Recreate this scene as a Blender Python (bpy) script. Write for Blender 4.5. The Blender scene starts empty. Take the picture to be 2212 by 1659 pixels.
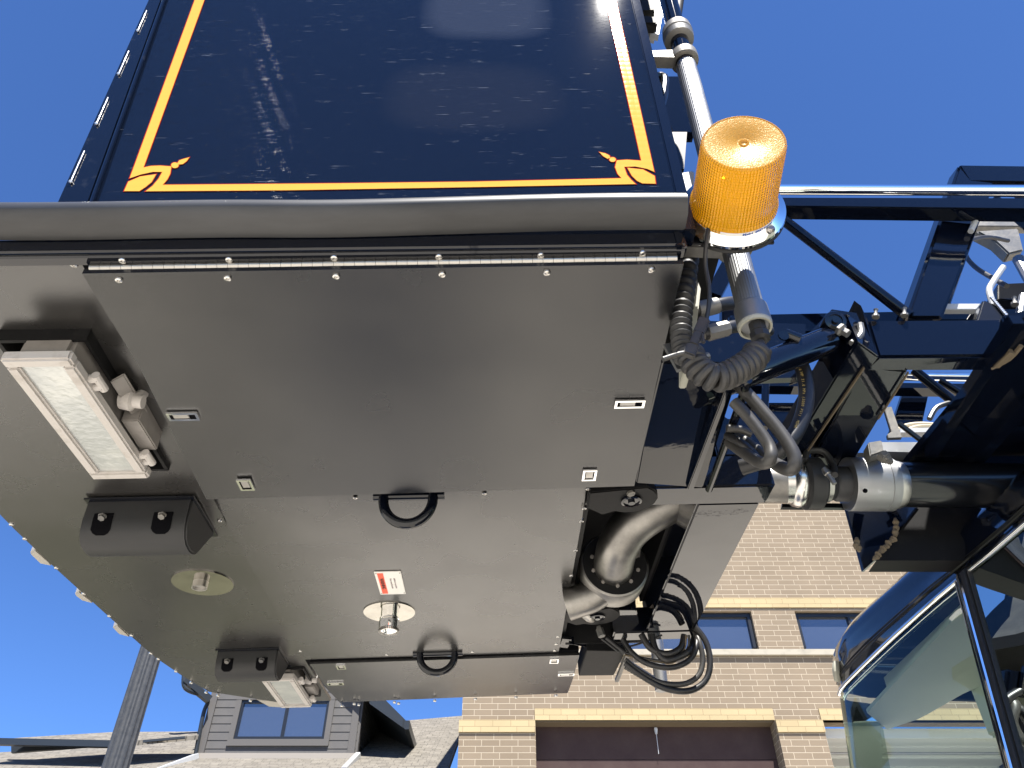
import bpy, bmesh, math, random
from mathutils import Vector, Matrix
R = math.radians
random.seed(7)
S = bpy.context.scene
COL = S.collection
# ------------------------------------------------------------------ camera, sky, sun, exposure
EYE = 1.6
TH = R(41.7); FP = 1661.0
cd = bpy.data.cameras.new('camera'); cam = bpy.data.objects.new('camera', cd); COL.objects.link(cam)
cam.location = (0, 0, EYE); cam.rotation_euler = (R(90) + TH, 0, 0)
cd.sensor_fit = 'HORIZONTAL'; cd.sensor_width = 36; cd.lens = FP / 2212 * 36; cd.clip_start = .05; cd.clip_end = 3000
S.camera = cam
SUN_EL, SUN_AZ = R(62), R(165)          # azimuth clockwise from +Y
w = bpy.data.worlds.new('World'); S.world = w; w.use_nodes = True
nt = w.node_tree; bg = nt.nodes['Background']
sky = nt.nodes.new('ShaderNodeTexSky'); sky.sky_type = 'NISHITA'; sky.sun_disc = False
sky.sun_elevation = SUN_EL; sky.sun_rotation = SUN_AZ; sky.altitude = 1500
sky.air_density = 1.0; sky.dust_density = 0.0; sky.ozone_density = 6.0
tn = nt.nodes.new('ShaderNodeMix'); tn.data_type = 'RGBA'; tn.blend_type = 'MULTIPLY'; tn.inputs[0].default_value = 1; tn.inputs[7].default_value = (.56, .74, 1, 1)
nt.links.new(sky.outputs[0], tn.inputs[6]); nt.links.new(tn.outputs[2], bg.inputs[0]); bg.inputs[1].default_value = .075
sl = bpy.data.lights.new('sun', 'SUN'); sl.energy = 4.6; sl.angle = R(.53); sl.color = (1, .955, .88)
so = bpy.data.objects.new('sun', sl); COL.objects.link(so)
sd = Vector((math.sin(SUN_AZ) * math.cos(SUN_EL), math.cos(SUN_AZ) * math.cos(SUN_EL), math.sin(SUN_EL)))
so.rotation_euler = sd.to_track_quat('Z', 'Y').to_euler(); so.location = sd * 60
S.view_settings.view_transform = 'Standard'; S.view_settings.look = 'None'
S.view_settings.exposure = 1.6; S.view_settings.gamma = 1
# ------------------------------------------------------------------ calibrated rays: reference pixel grid 2212 x 1659
CT, ST = math.cos(TH), math.sin(TH)
CAMP = Vector((0, 0, EYE))
def ray(px, py):
    a = (px - 1106) / FP; b = (829.5 - py) / FP
    return Vector((a, CT - b * ST, ST + b * CT))
def wy(px, py, Y):
    d = ray(px, py); return CAMP + d * (Y / d.y)
def wx(px, py, X):
    d = ray(px, py); return CAMP + d * (X / d.x)
def wz(px, py, z):
    d = ray(px, py); return CAMP + d * (z / d.z)      # z above the eye
FX = Vector((1, .012, .034)).normalized(); FY = Vector((-.012, 1, .055)); FY = (FY - FX * FX.dot(FY)).normalized(); FZ = FX.cross(FY)
FO = Vector((0, 0, EYE + .9))
FM = Matrix((FX, FY, FZ)).transposed().to_4x4(); FM.translation = FO
FI = FM.inverted()
def loc(px, py, ax, val):
    o = FI @ CAMP; d = FI.to_3x3() @ ray(px, py)
    return o + d * ((val - o[ax]) / d[ax])
def lw(px, py, wv=0.): return loc(px, py, 2, wv)
def lv(px, py, vv): return loc(px, py, 1, vv)
# ------------------------------------------------------------------ materials
MAT = {}
def mat(name, base, rough=.5, metal=0., spec=.5, coat=0., bump=None, var=None, trans=0., ior=1.45, coatr=.03, stretch=None, var2=None):
    m = bpy.data.materials.new(name); m.use_nodes = True; t = m.node_tree; n = t.nodes; l = t.links
    p = n['Principled BSDF']
    p.inputs['Base Color'].default_value = (*base, 1); p.inputs['Roughness'].default_value = rough
    p.inputs['Metallic'].default_value = metal; p.inputs['Specular IOR Level'].default_value = spec
    p.inputs['Coat Weight'].default_value = coat; p.inputs['Coat Roughness'].default_value = coatr
    p.inputs['Transmission Weight'].default_value = trans; p.inputs['IOR'].default_value = ior
    tc = n.new('ShaderNodeTexCoord'); src = tc.outputs['Object']
    if stretch:
        mp = n.new('ShaderNodeMapping'); mp.inputs['Scale'].default_value = stretch; l.new(src, mp.inputs[0]); src = mp.outputs[0]
    if bump:
        t1 = n.new('ShaderNodeTexNoise'); t1.inputs['Scale'].default_value = bump[0]; t1.inputs['Detail'].default_value = 4
        b = n.new('ShaderNodeBump'); b.inputs['Strength'].default_value = bump[1]; b.inputs['Distance'].default_value = bump[2] if len(bump) > 2 else .002
        l.new(src, t1.inputs[0]); l.new(t1.outputs[0], b.inputs['Height']); l.new(b.outputs[0], p.inputs['Normal'])
        if coat: l.new(b.outputs[0], p.inputs['Coat Normal'])
    if var:   # (scale, colour2, lo, hi)
        t2 = n.new('ShaderNodeTexNoise'); t2.inputs['Scale'].default_value = var[0]; t2.inputs['Detail'].default_value = 6; t2.inputs['Roughness'].default_value = .65
        r = n.new('ShaderNodeValToRGB'); r.color_ramp.elements[0].position = var[2]; r.color_ramp.elements[1].position = var[3]
        r.color_ramp.elements[0].color = (*base, 1); r.color_ramp.elements[1].color = (*var[1], 1)
        l.new(src, t2.inputs[0]); l.new(t2.outputs[0], r.inputs[0]); l.new(r.outputs[0], p.inputs['Base Color'])
    if var2:  # roughness variation (scale, rough2, lo, hi)
        t3 = n.new('ShaderNodeTexNoise'); t3.inputs['Scale'].default_value = var2[0]; t3.inputs['Detail'].default_value = 5
        q = n.new('ShaderNodeMapRange'); q.inputs[1].default_value = var2[2]; q.inputs[2].default_value = var2[3]; q.inputs[3].default_value = rough; q.inputs[4].default_value = var2[1]
        l.new(src, t3.inputs[0]); l.new(t3.outputs[0], q.inputs[0]); l.new(q.outputs[0], p.inputs['Roughness'])
    MAT[name] = m; return m
NAVY = (.006, .010, .026)
mat('gloss_black', (.0025, .0035, .007), .3, spec=0, coat=1., coatr=.035, bump=(22, .06, .003), var=(40, (.02, .022, .027), .62, .8), var2=(14, .42, .5, .7))
mat('frame_gloss', (.0025, .0035, .007), .3, spec=0, coat=1., coatr=.02, bump=(9, .10, .004), var=(60, (.02, .019, .018), .64, .8))
mat('boom_navy', (.0022, .0036, .0085), .4, spec=0, coat=.75, coatr=.04, bump=(16, .05, .003), var=(9, (.010, .012, .015), .62, .85), var2=(7, .5, .5, .75))
mat('matte_black', (.006, .006, .0065), .6, spec=.25, bump=(60, .2), var=(25, (.016, .0155, .015), .55, .8))
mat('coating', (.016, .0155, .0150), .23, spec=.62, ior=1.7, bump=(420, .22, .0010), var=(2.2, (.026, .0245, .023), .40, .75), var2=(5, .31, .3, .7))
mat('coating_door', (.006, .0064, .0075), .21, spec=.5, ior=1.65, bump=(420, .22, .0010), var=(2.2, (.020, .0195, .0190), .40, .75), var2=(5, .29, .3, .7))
mat('rubber', (.020, .0205, .0215), .42, bump=(70, .15, .001), var=(5, (.055, .056, .058), .4, .75), stretch=(.25, 1, 1))
mat('rubber_block', (.017, .0175, .0185), .5, bump=(60, .3, .001), var=(18, (.02, .02, .02), .5, .75))
mat('cable_grey', (.026, .0255, .025), .5, bump=(200, .15, .001), var=(16, (.05, .047, .042), .4, .75))
mat('hose_grey', (.035, .034, .033), .42, bump=(120, .1, .001), var=(12, (.065, .062, .057), .4, .8))
mat('hose_black', (.012, .012, .013), .4, bump=(120, .1, .001), var=(9, (.04, .036, .034), .5, .8))
mat('steel', (.42, .405, .38), .3, metal=1., bump=(50, .08, .001), var2=(20, .5, .35, .7))
mat('bright_steel', (.60, .585, .56), .25, metal=1.)
mat('brushed', (.19, .183, .172), .34, metal=1., bump=(7, .14, .004), var=(11, (.34, .328, .305), .35, .7), var2=(14, .52, .35, .7))
mat('aluminium', (.29, .295, .30), .42, metal=1., bump=(80, .1, .001), var2=(9, .55, .3, .7))
mat('cast_metal', (.14, .14, .138), .5, metal=.6, bump=(90, .3, .002), var=(14, (.23, .215, .19), .4, .7))
mat('chrome', (.9, .9, .9), .06, metal=1.)
mat('mirror_disk', (.42, .40, .355), .10, metal=1., bump=(30, .18, .003), var=(12, (.30, .285, .25), .45, .75))
mat('white_paint', (.46, .435, .41), .45, bump=(90, .15, .001), var=(22, (.34, .31, .28), .55, .75))
mat('housing_grey', (.22, .205, .19), .5, bump=(60, .15, .001), var=(14, (.14, .13, .12), .5, .75))
mat('lens_glass', (.42, .44, .44), .18, spec=.6, metal=.25, bump=(60, .35, .003), var=(7, (.62, .63, .60), .4, .7))
mat('cream_plastic', (.30, .30, .25), .5)
mat('pale_plastic', (.36, .34, .30), .5)
mat('red_line', (.30, .015, .012), .4, spec=0)
mat('orange_red', (.78, .085, .03), .45)
mat('label_white', (.72, .71, .67), .4, bump=(30, .05))
mat('print_grey', (.35, .30, .30), .5)
mat('print_blue', (.03, .09, .35), .5)
mat('print_black', (.02, .02, .02), .5)
mat('print_yellow', (.45, .33, .11), .55)
mat('sealant', (.11, .085, .055), .8, bump=(60, .8, .004))
mat('weld', (.7, .7, .7), .35, metal=.9, bump=(80, .5, .003))
mat('cavity_shade', (.003, .003, .004), .8, spec=.05)  # near-black that paints shade into gaps, slots and pockets
mat('glazing', (.040, .050, .075), .03, spec=1., ior=1.8, bump=(.6, .02, .01))
mat('window_frame', (.012, .014, .018), .35)
mat('band_stone', (.60, .475, .26), .85, bump=(40, .2, .002), var=(3, (.66, .54, .32), .4, .6))
mat('sill_stone', (.33, .30, .24), .85, bump=(30, .3, .003), var=(5, (.24, .22, .18), .5, .75))
mat('bay_door', (.048, .031, .030), .8, spec=.15, var=(3, (.060, .041, .038), .4, .7))
mat('siding', (.076, .073, .072), .7, bump=(12, .05), var=(4, (.084, .080, .078), .4, .6))
mat('siding_trim', (.086, .081, .078), .7)
mat('fascia_light', (.26, .235, .205), .6)
mat('gutter_white', (.42, .43, .44), .35)
mat('gutter_dark', (.022, .026, .030), .35)
mat('pole_paint', (.030, .033, .038), .55, bump=(60, .3, .002), var=(30, (.05, .052, .056), .4, .7))
mat('door_white', (.62, .64, .63), .5)
mat('interior', (.10, .11, .105), .8)
mat('headliner', (.50, .54, .51), .8)
mat('seat_cloth', (.012, .022, .045), .7)
mat('cab_navy', (.0015, .003, .008), .12, coat=1., coatr=.02)
mat('cab_black', (.0025, .003, .0045), .35, spec=.2, coat=.5)
mat('gasket', (.008, .008, .009), .5)
mat('tan_hose', (.50, .43, .30), .7)

def node_mat(name):
    m = bpy.data.materials.new(name); m.use_nodes = True; MAT[name] = m
    return m, m.node_tree.nodes, m.node_tree.links, m.node_tree.nodes['Principled BSDF']
def brick_mat(name, c1, c2, mortar, bw=.3048, rh=.1016, mort=.008, off=.333, org=(0, 0)):
    m, n, l, p = node_mat(name)
    tc = n.new('ShaderNodeTexCoord'); sp = n.new('ShaderNodeSeparateXYZ'); l.new(tc.outputs['Object'], sp.inputs[0])
    a = n.new('ShaderNodeMath'); l.new(sp.outputs[0], a.inputs[0]); l.new(sp.outputs[1], a.inputs[1])
    cb = n.new('ShaderNodeCombineXYZ'); l.new(a.outputs[0], cb.inputs[0]); l.new(sp.outputs[2], cb.inputs[1])
    mp = n.new('ShaderNodeMapping'); mp.inputs['Location'].default_value = (*org, 0); l.new(cb.outputs[0], mp.inputs[0])
    b = n.new('ShaderNodeTexBrick'); b.offset = off; b.offset_frequency = 2
    b.inputs['Scale'].default_value = 1; b.inputs['Brick Width'].default_value = bw; b.inputs['Row Height'].default_value = rh
    b.inputs['Mortar Size'].default_value = mort; b.inputs['Mortar Smooth'].default_value = .15; b.inputs['Bias'].default_value = 0
    b.inputs['Color1'].default_value = (*c1, 1); b.inputs['Color2'].default_value = (*c2, 1); b.inputs['Mortar'].default_value = (*mortar, 1)
    l.new(mp.outputs[0], b.inputs[0])
    no = n.new('ShaderNodeTexNoise'); no.inputs['Scale'].default_value = 1.3; no.inputs['Detail'].default_value = 8; l.new(tc.outputs['Object'], no.inputs[0])
    mx = n.new('ShaderNodeMix'); mx.data_type = 'RGBA'; mx.blend_type = 'MULTIPLY'; mx.inputs[0].default_value = 1
    mr = n.new('ShaderNodeMapRange'); mr.inputs[3].default_value = .86; mr.inputs[4].default_value = 1.12; l.new(no.outputs[0], mr.inputs[0])
    l.new(b.outputs[0], mx.inputs[6]); l.new(mr.outputs[0], mx.inputs[7]); l.new(mx.outputs[2], p.inputs['Base Color'])
    bu = n.new('ShaderNodeBump'); bu.inputs['Strength'].default_value = .5; bu.inputs['Distance'].default_value = .006; bu.invert = True
    l.new(b.outputs['Fac'], bu.inputs['Height']); l.new(bu.outputs[0], p.inputs['Normal']); p.inputs['Roughness'].default_value = .9
    return m
YB = 13.64
def bp(px, py):
    q = wy(px, py, YB); return q.x, q.z
bx0, bz0 = bp(1114, 1655.8)          # a mortar joint seen low in the left pier
brick_mat('brick', (.174, .134, .091), (.198, .154, .106), (.37, .315, .235), org=(-(bx0 + YB) + .0, -bz0), mort=.0052)
brick_mat('band_brick', (.345, .27, .150), (.38, .30, .168), (.22, .17, .09), org=(-(bx0 + YB) + .05, -bz0), mort=.004)

def shingle_mat():
    m, n, l, p = node_mat('shingles')
    tc = n.new('ShaderNodeTexCoord'); b = n.new('ShaderNodeTexBrick'); b.offset = .37; b.squash = .7; b.squash_frequency = 3
    for k, v in (('Scale', 1), ('Brick Width', .27), ('Row Height', .11), ('Mortar Size', .008), ('Mortar Smooth', .3)): b.inputs[k].default_value = v
    b.inputs['Color1'].default_value = (.115, .104, .087, 1); b.inputs['Color2'].default_value = (.175, .159, .134, 1); b.inputs['Mortar'].default_value = (.055, .05, .042, 1)
    l.new(tc.outputs['UV'], b.inputs[0])
    no = n.new('ShaderNodeTexNoise'); no.inputs['Scale'].default_value = 5; l.new(tc.outputs['UV'], no.inputs[0])
    mx = n.new('ShaderNodeMix'); mx.data_type = 'RGBA'; mx.blend_type = 'MULTIPLY'; mx.inputs[0].default_value = .8
    mr = n.new('ShaderNodeMapRange'); mr.inputs[3].default_value = .6; mr.inputs[4].default_value = 1.4; l.new(no.outputs[0], mr.inputs[0])
    l.new(b.outputs[0], mx.inputs[6]); l.new(mr.outputs[0], mx.inputs[7]); l.new(mx.outputs[2], p.inputs['Base Color']); p.inputs['Roughness'].default_value = .95
    bu = n.new('ShaderNodeBump'); bu.inputs['Strength'].default_value = .6; bu.inputs['Distance'].default_value = .02; bu.invert = True
    l.new(b.outputs['Fac'], bu.inputs['Height']); l.new(bu.outputs[0], p.inputs['Normal'])
shingle_mat()
def ground_mat():
    m, n, l, p = node_mat('concrete')
    tc = n.new('ShaderNodeTexCoord'); b = n.new('ShaderNodeTexBrick'); b.offset = 0
    for k, v in (('Scale', 1), ('Brick Width', 3.6), ('Row Height', 3.6), ('Mortar Size', .012)): b.inputs[k].default_value = v
    b.inputs['Color1'].default_value = (.53, .49, .42, 1); b.inputs['Color2'].default_value = (.58, .54, .465, 1); b.inputs['Mortar'].default_value = (.12, .11, .10, 1)
    l.new(tc.outputs['Object'], b.inputs[0])
    no = n.new('ShaderNodeTexNoise'); no.inputs['Scale'].default_value = .8; no.inputs['Detail'].default_value = 8; l.new(tc.outputs['Object'], no.inputs[0])
    mr = n.new('ShaderNodeMapRange'); mr.inputs[3].default_value = .8; mr.inputs[4].default_value = 1.2; l.new(no.outputs[0], mr.inputs[0])
    mx = n.new('ShaderNodeMix'); mx.data_type = 'RGBA'; mx.blend_type = 'MULTIPLY'; mx.inputs[0].default_value = 1
    l.new(b.outputs[0], mx.inputs[6]); l.new(mr.outputs[0], mx.inputs[7]); l.new(mx.outputs[2], p.inputs['Base Color']); p.inputs['Roughness'].default_value = .9
ground_mat()
mat('grass', (.075, .080, .045), .9, var=(3, (.13, .125, .08), .3, .7), bump=(40, .6, .02))
def amber_mat():
    m, n, l, p = node_mat('amber'); out = n['Material Output']
    d = n.new('ShaderNodeBsdfDiffuse'); t = n.new('ShaderNodeBsdfTranslucent'); g = n.new('ShaderNodeBsdfGlossy'); g.inputs['Roughness'].default_value = .16
    d.inputs[0].default_value = (.90, .46, .012, 1); t.inputs[0].default_value = (1, .62, .02, 1)
    tc = n.new('ShaderNodeTexCoord'); 
    wv = n.new('ShaderNodeTexWave'); wv.bands_direction = 'Z'; wv.inputs['Scale'].default_value = 62; l.new(tc.outputs['Object'], wv.inputs[0])
    at = n.new('ShaderNodeSeparateXYZ'); l.new(tc.outputs['Object'], at.inputs[0])
    an = n.new('ShaderNodeMath'); an.operation = 'ARCTAN2'; l.new(at.outputs[1], an.inputs[0]); l.new(at.outputs[0], an.inputs[1])
    mu = n.new('ShaderNodeMath'); mu.operation = 'MULTIPLY'; mu.inputs[1].default_value = 84; l.new(an.outputs[0], mu.inputs[0])
    sn = n.new('ShaderNodeMath'); sn.operation = 'SINE'; l.new(mu.outputs[0], sn.inputs[0])
    ad = n.new('ShaderNodeMath'); l.new(sn.outputs[0], ad.inputs[0]); l.new(wv.outputs[1], ad.inputs[1])
    bu = n.new('ShaderNodeBump'); bu.inputs['Strength'].default_value = .55; bu.inputs['Distance'].default_value = .0018; l.new(ad.outputs[0], bu.inputs['Height'])
    for x in (d, t, g): l.new(bu.outputs[0], x.inputs['Normal'])
    m1 = n.new('ShaderNodeMixShader'); m1.inputs[0].default_value = .55; l.new(d.outputs[0], m1.inputs[1]); l.new(t.outputs[0], m1.inputs[2])
    tr = n.new('ShaderNodeBsdfTransparent'); tr.inputs[0].default_value = (1, .55, .03, 1)
    m3 = n.new('ShaderNodeMixShader'); m3.inputs[0].default_value = .05; l.new(m1.outputs[0], m3.inputs[1]); l.new(tr.outputs[0], m3.inputs[2])
    fr = n.new('ShaderNodeFresnel'); fr.inputs[0].default_value = 1.5; l.new(bu.outputs[0], fr.inputs['Normal'])
    m2 = n.new('ShaderNodeMixShader'); l.new(fr.outputs[0], m2.inputs[0]); l.new(m3.outputs[0], m2.inputs[1]); l.new(g.outputs[0], m2.inputs[2]); l.new(m2.outputs[0], out.inputs[0])
amber_mat()
def amber_top():
    m, n, l, p = node_mat('amber_top'); out = n['Material Output']
    d = n.new('ShaderNodeBsdfDiffuse'); t = n.new('ShaderNodeBsdfTranslucent'); g = n.new('ShaderNodeBsdfGlossy'); g.inputs['Roughness'].default_value = .3
    d.inputs[0].default_value = (.52, .30, .05, 1); t.inputs[0].default_value = (.75, .42, .03, 1); g.inputs[0].default_value = (1, .9, .7, 1)
    no = n.new('ShaderNodeTexNoise'); no.inputs['Scale'].default_value = 500; tc = n.new('ShaderNodeTexCoord'); l.new(tc.outputs['Object'], no.inputs[0])
    bu = n.new('ShaderNodeBump'); bu.inputs['Strength'].default_value = .5; bu.inputs['Distance'].default_value = .001; l.new(no.outputs[0], bu.inputs['Height'])
    for x in (d, t, g): l.new(bu.outputs[0], x.inputs['Normal'])
    m1 = n.new('ShaderNodeMixShader'); m1.inputs[0].default_value = .5; l.new(d.outputs[0], m1.inputs[1]); l.new(t.outputs[0], m1.inputs[2])
    m2 = n.new('ShaderNodeMixShader'); m2.inputs[0].default_value = .04; l.new(m1.outputs[0], m2.inputs[1]); l.new(g.outputs[0], m2.inputs[2]); l.new(m2.outputs[0], out.inputs[0])
amber_top()
def gold_mat():
    m, n, l, p = node_mat('gold_leaf')
    tc = n.new('ShaderNodeTexCoord'); v = n.new('ShaderNodeTexVoronoi'); v.inputs['Scale'].default_value = 60; v.feature = 'F1'; v.distance = 'MINKOWSKI'
    mp = n.new('ShaderNodeMapping'); mp.inputs['Scale'].default_value = (1, .01, 1); l.new(tc.outputs['Object'], mp.inputs[0]); l.new(mp.outputs[0], v.inputs[0]); v.inputs['Randomness'].default_value = .15
    r = n.new('ShaderNodeValToRGB'); r.color_ramp.elements[0].color = (.29, .125, .014, 1); r.color_ramp.elements[1].color = (.45, .285, .05, 1)
    r.color_ramp.elements[0].position = .1; r.color_ramp.elements[1].position = .8
    l.new(v.outputs['Distance'], r.inputs[0]); l.new(r.outputs[0], p.inputs['Base Color']); p.inputs['Roughness'].default_value = .08; p.inputs['Specular IOR Level'].default_value = .1
    bu = n.new('ShaderNodeBump'); bu.inputs['Strength'].default_value = .1; bu.inputs['Distance'].default_value = .0005; l.new(v.outputs['Distance'], bu.inputs['Height']); l.new(bu.outputs[0], p.inputs['Normal'])
gold_mat()
def panel_mat():
    """glossy navy panel: scuffs, fine scratches, soft pale patches copying blurred-out lettering"""
    m, n, l, p = node_mat('panel_navy')
    tc = n.new('ShaderNodeTexCoord')
    def noise(scale, st, det=5, ro=.6):
        mp = n.new('ShaderNodeMapping'); mp.inputs['Scale'].default_value = st; l.new(tc.outputs['Object'], mp.inputs[0])
        t = n.new('ShaderNodeTexNoise'); t.inputs['Scale'].default_value = scale; t.inputs['Detail'].default_value = det; t.inputs['Roughness'].default_value = ro; l.new(mp.outputs[0], t.inputs[0]); return t.outputs[0]
    def rng(s, a, b, c, d):
        q = n.new('ShaderNodeMapRange'); q.inputs[1].default_value = a; q.inputs[2].default_value = b; q.inputs[3].default_value = c; q.inputs[4].default_value = d; l.new(s, q.inputs[0]); return q.outputs[0]
    def mul(a, b):
        q = n.new('ShaderNodeMath'); q.operation = 'MULTIPLY'; l.new(a, q.inputs[0]); l.new(b, q.inputs[1]); return q.outputs[0]
    scuff = mul(rng(noise(16, (1, 1, 3.2), 8, .75), .60, .72, 0, 1), rng(noise(4, (1, 1, 1.4), 2), .50, .62, 0, 1))
    scr = mul(rng(noise(60, (.28, 1, 7), 3, .5), .705, .73, 0, 1), rng(noise(14, (1, 1, 1), 2), .45, .6, 0, 1))
    # soft pale patches added for blurred-out lettering: two overlapping rounded blocks
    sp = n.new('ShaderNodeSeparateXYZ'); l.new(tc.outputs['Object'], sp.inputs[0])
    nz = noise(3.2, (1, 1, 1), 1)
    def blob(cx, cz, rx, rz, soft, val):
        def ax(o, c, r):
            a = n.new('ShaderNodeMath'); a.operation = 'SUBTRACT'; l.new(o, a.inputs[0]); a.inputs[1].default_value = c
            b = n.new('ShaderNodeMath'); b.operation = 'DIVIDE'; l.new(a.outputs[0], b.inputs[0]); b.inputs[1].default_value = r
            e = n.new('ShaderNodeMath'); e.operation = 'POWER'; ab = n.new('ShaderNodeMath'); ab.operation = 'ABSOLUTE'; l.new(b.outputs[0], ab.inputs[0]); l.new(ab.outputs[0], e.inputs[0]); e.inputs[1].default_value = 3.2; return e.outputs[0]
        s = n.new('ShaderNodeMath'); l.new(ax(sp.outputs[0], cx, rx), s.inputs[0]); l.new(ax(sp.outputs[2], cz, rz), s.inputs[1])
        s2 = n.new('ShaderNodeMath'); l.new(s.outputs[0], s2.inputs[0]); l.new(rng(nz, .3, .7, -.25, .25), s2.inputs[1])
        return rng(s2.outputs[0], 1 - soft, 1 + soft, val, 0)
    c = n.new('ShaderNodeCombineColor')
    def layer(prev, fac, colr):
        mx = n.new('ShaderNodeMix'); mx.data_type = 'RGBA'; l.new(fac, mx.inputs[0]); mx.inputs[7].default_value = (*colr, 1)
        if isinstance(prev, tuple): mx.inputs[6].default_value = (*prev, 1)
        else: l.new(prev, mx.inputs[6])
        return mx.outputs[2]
    b1 = blob(BLUR[0].x, BLUR[0].z, BLUR[1], BLUR[2], .6, 1.); b2 = blob(BLUR[3].x, BLUR[3].z, BLUR[4], BLUR[5], .6, .9)
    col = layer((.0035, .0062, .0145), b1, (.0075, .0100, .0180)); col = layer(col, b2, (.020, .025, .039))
    col = layer(col, scuff, (.07, .078, .09)); col = layer(col, scr, (.11, .12, .135))
    l.new(col, p.inputs['Base Color'])
    l.new(rng(scuff, 0, 1, .5, .7), p.inputs['Roughness'])
    p.inputs['Coat Weight'].default_value = .62; p.inputs['Specular IOR Level'].default_value = 0
    # circular polishing scratches: fine streaky bump, so the sun glitters near its reflection
    bu = n.new('ShaderNodeBump'); bu.inputs['Strength'].default_value = .55; bu.inputs['Distance'].default_value = .0012
    st = rng(noise(150, (.10, 1, 3.5), 3, .6), .69, .715, 0, 1); l.new(st, bu.inputs['Height']); l.new(bu.outputs[0], p.inputs['Normal'])
    l.new(rng(st, 0, 1, .022, .07), p.inputs['Coat Roughness'])
    acc = st
    for ang, sc_ in ((R(16), 190), (R(-13), 170), (R(5), 260)):
        mp = n.new('ShaderNodeMapping'); mp.vector_type = 'POINT'; mp.inputs['Location'].default_value = (3.7, 2.3, 5.1); mp.inputs['Rotation'].default_value = (0, ang, 0); l.new(tc.outputs['Object'], mp.inputs[0])
        m2_ = n.new('ShaderNodeMapping'); m2_.inputs['Scale'].default_value = (.16, 1, 2.8); l.new(mp.outputs[0], m2_.inputs[0])
        t_ = n.new('ShaderNodeTexNoise'); t_.inputs['Scale'].default_value = sc_; t_.inputs['Detail'].default_value = 2; l.new(m2_.outputs[0], t_.inputs[0])
        ad = n.new('ShaderNodeMath'); l.new(acc, ad.inputs[0]); l.new(rng(t_.outputs[0], .685, .70, 0, 1), ad.inputs[1]); acc = ad.outputs[0]
    bu2 = n.new('ShaderNodeBump'); bu2.inputs['Strength'].default_value = 1; bu2.inputs['Distance'].default_value = .0012; l.new(acc, bu2.inputs['Height']); l.new(bu2.outputs[0], p.inputs['Coat Normal'])
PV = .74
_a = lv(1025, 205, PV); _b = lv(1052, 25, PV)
BLUR = (_a, .155, .11, _b, .125, .11)
panel_mat()
def glass_mat(name, tint, refl, rough=0.):
    m, n, l, p = node_mat(name); out = n['Material Output']
    tr = n.new('ShaderNodeBsdfTransparent'); tr.inputs[0].default_value = (*tint, 1)
    g = n.new('ShaderNodeBsdfGlossy'); g.inputs['Roughness'].default_value = rough; g.inputs[0].default_value = (.85, .95, .92, 1)
    fr = n.new('ShaderNodeLayerWeight'); fr.inputs[0].default_value = refl
    mx = n.new('ShaderNodeMixShader'); l.new(fr.outputs['Fresnel'], mx.inputs[0]); l.new(tr.outputs[0], mx.inputs[1]); l.new(g.outputs[0], mx.inputs[2]); l.new(mx.outputs[0], out.inputs[0])
glass_mat('windshield_glass', (.60, .69, .64), .30)
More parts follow.
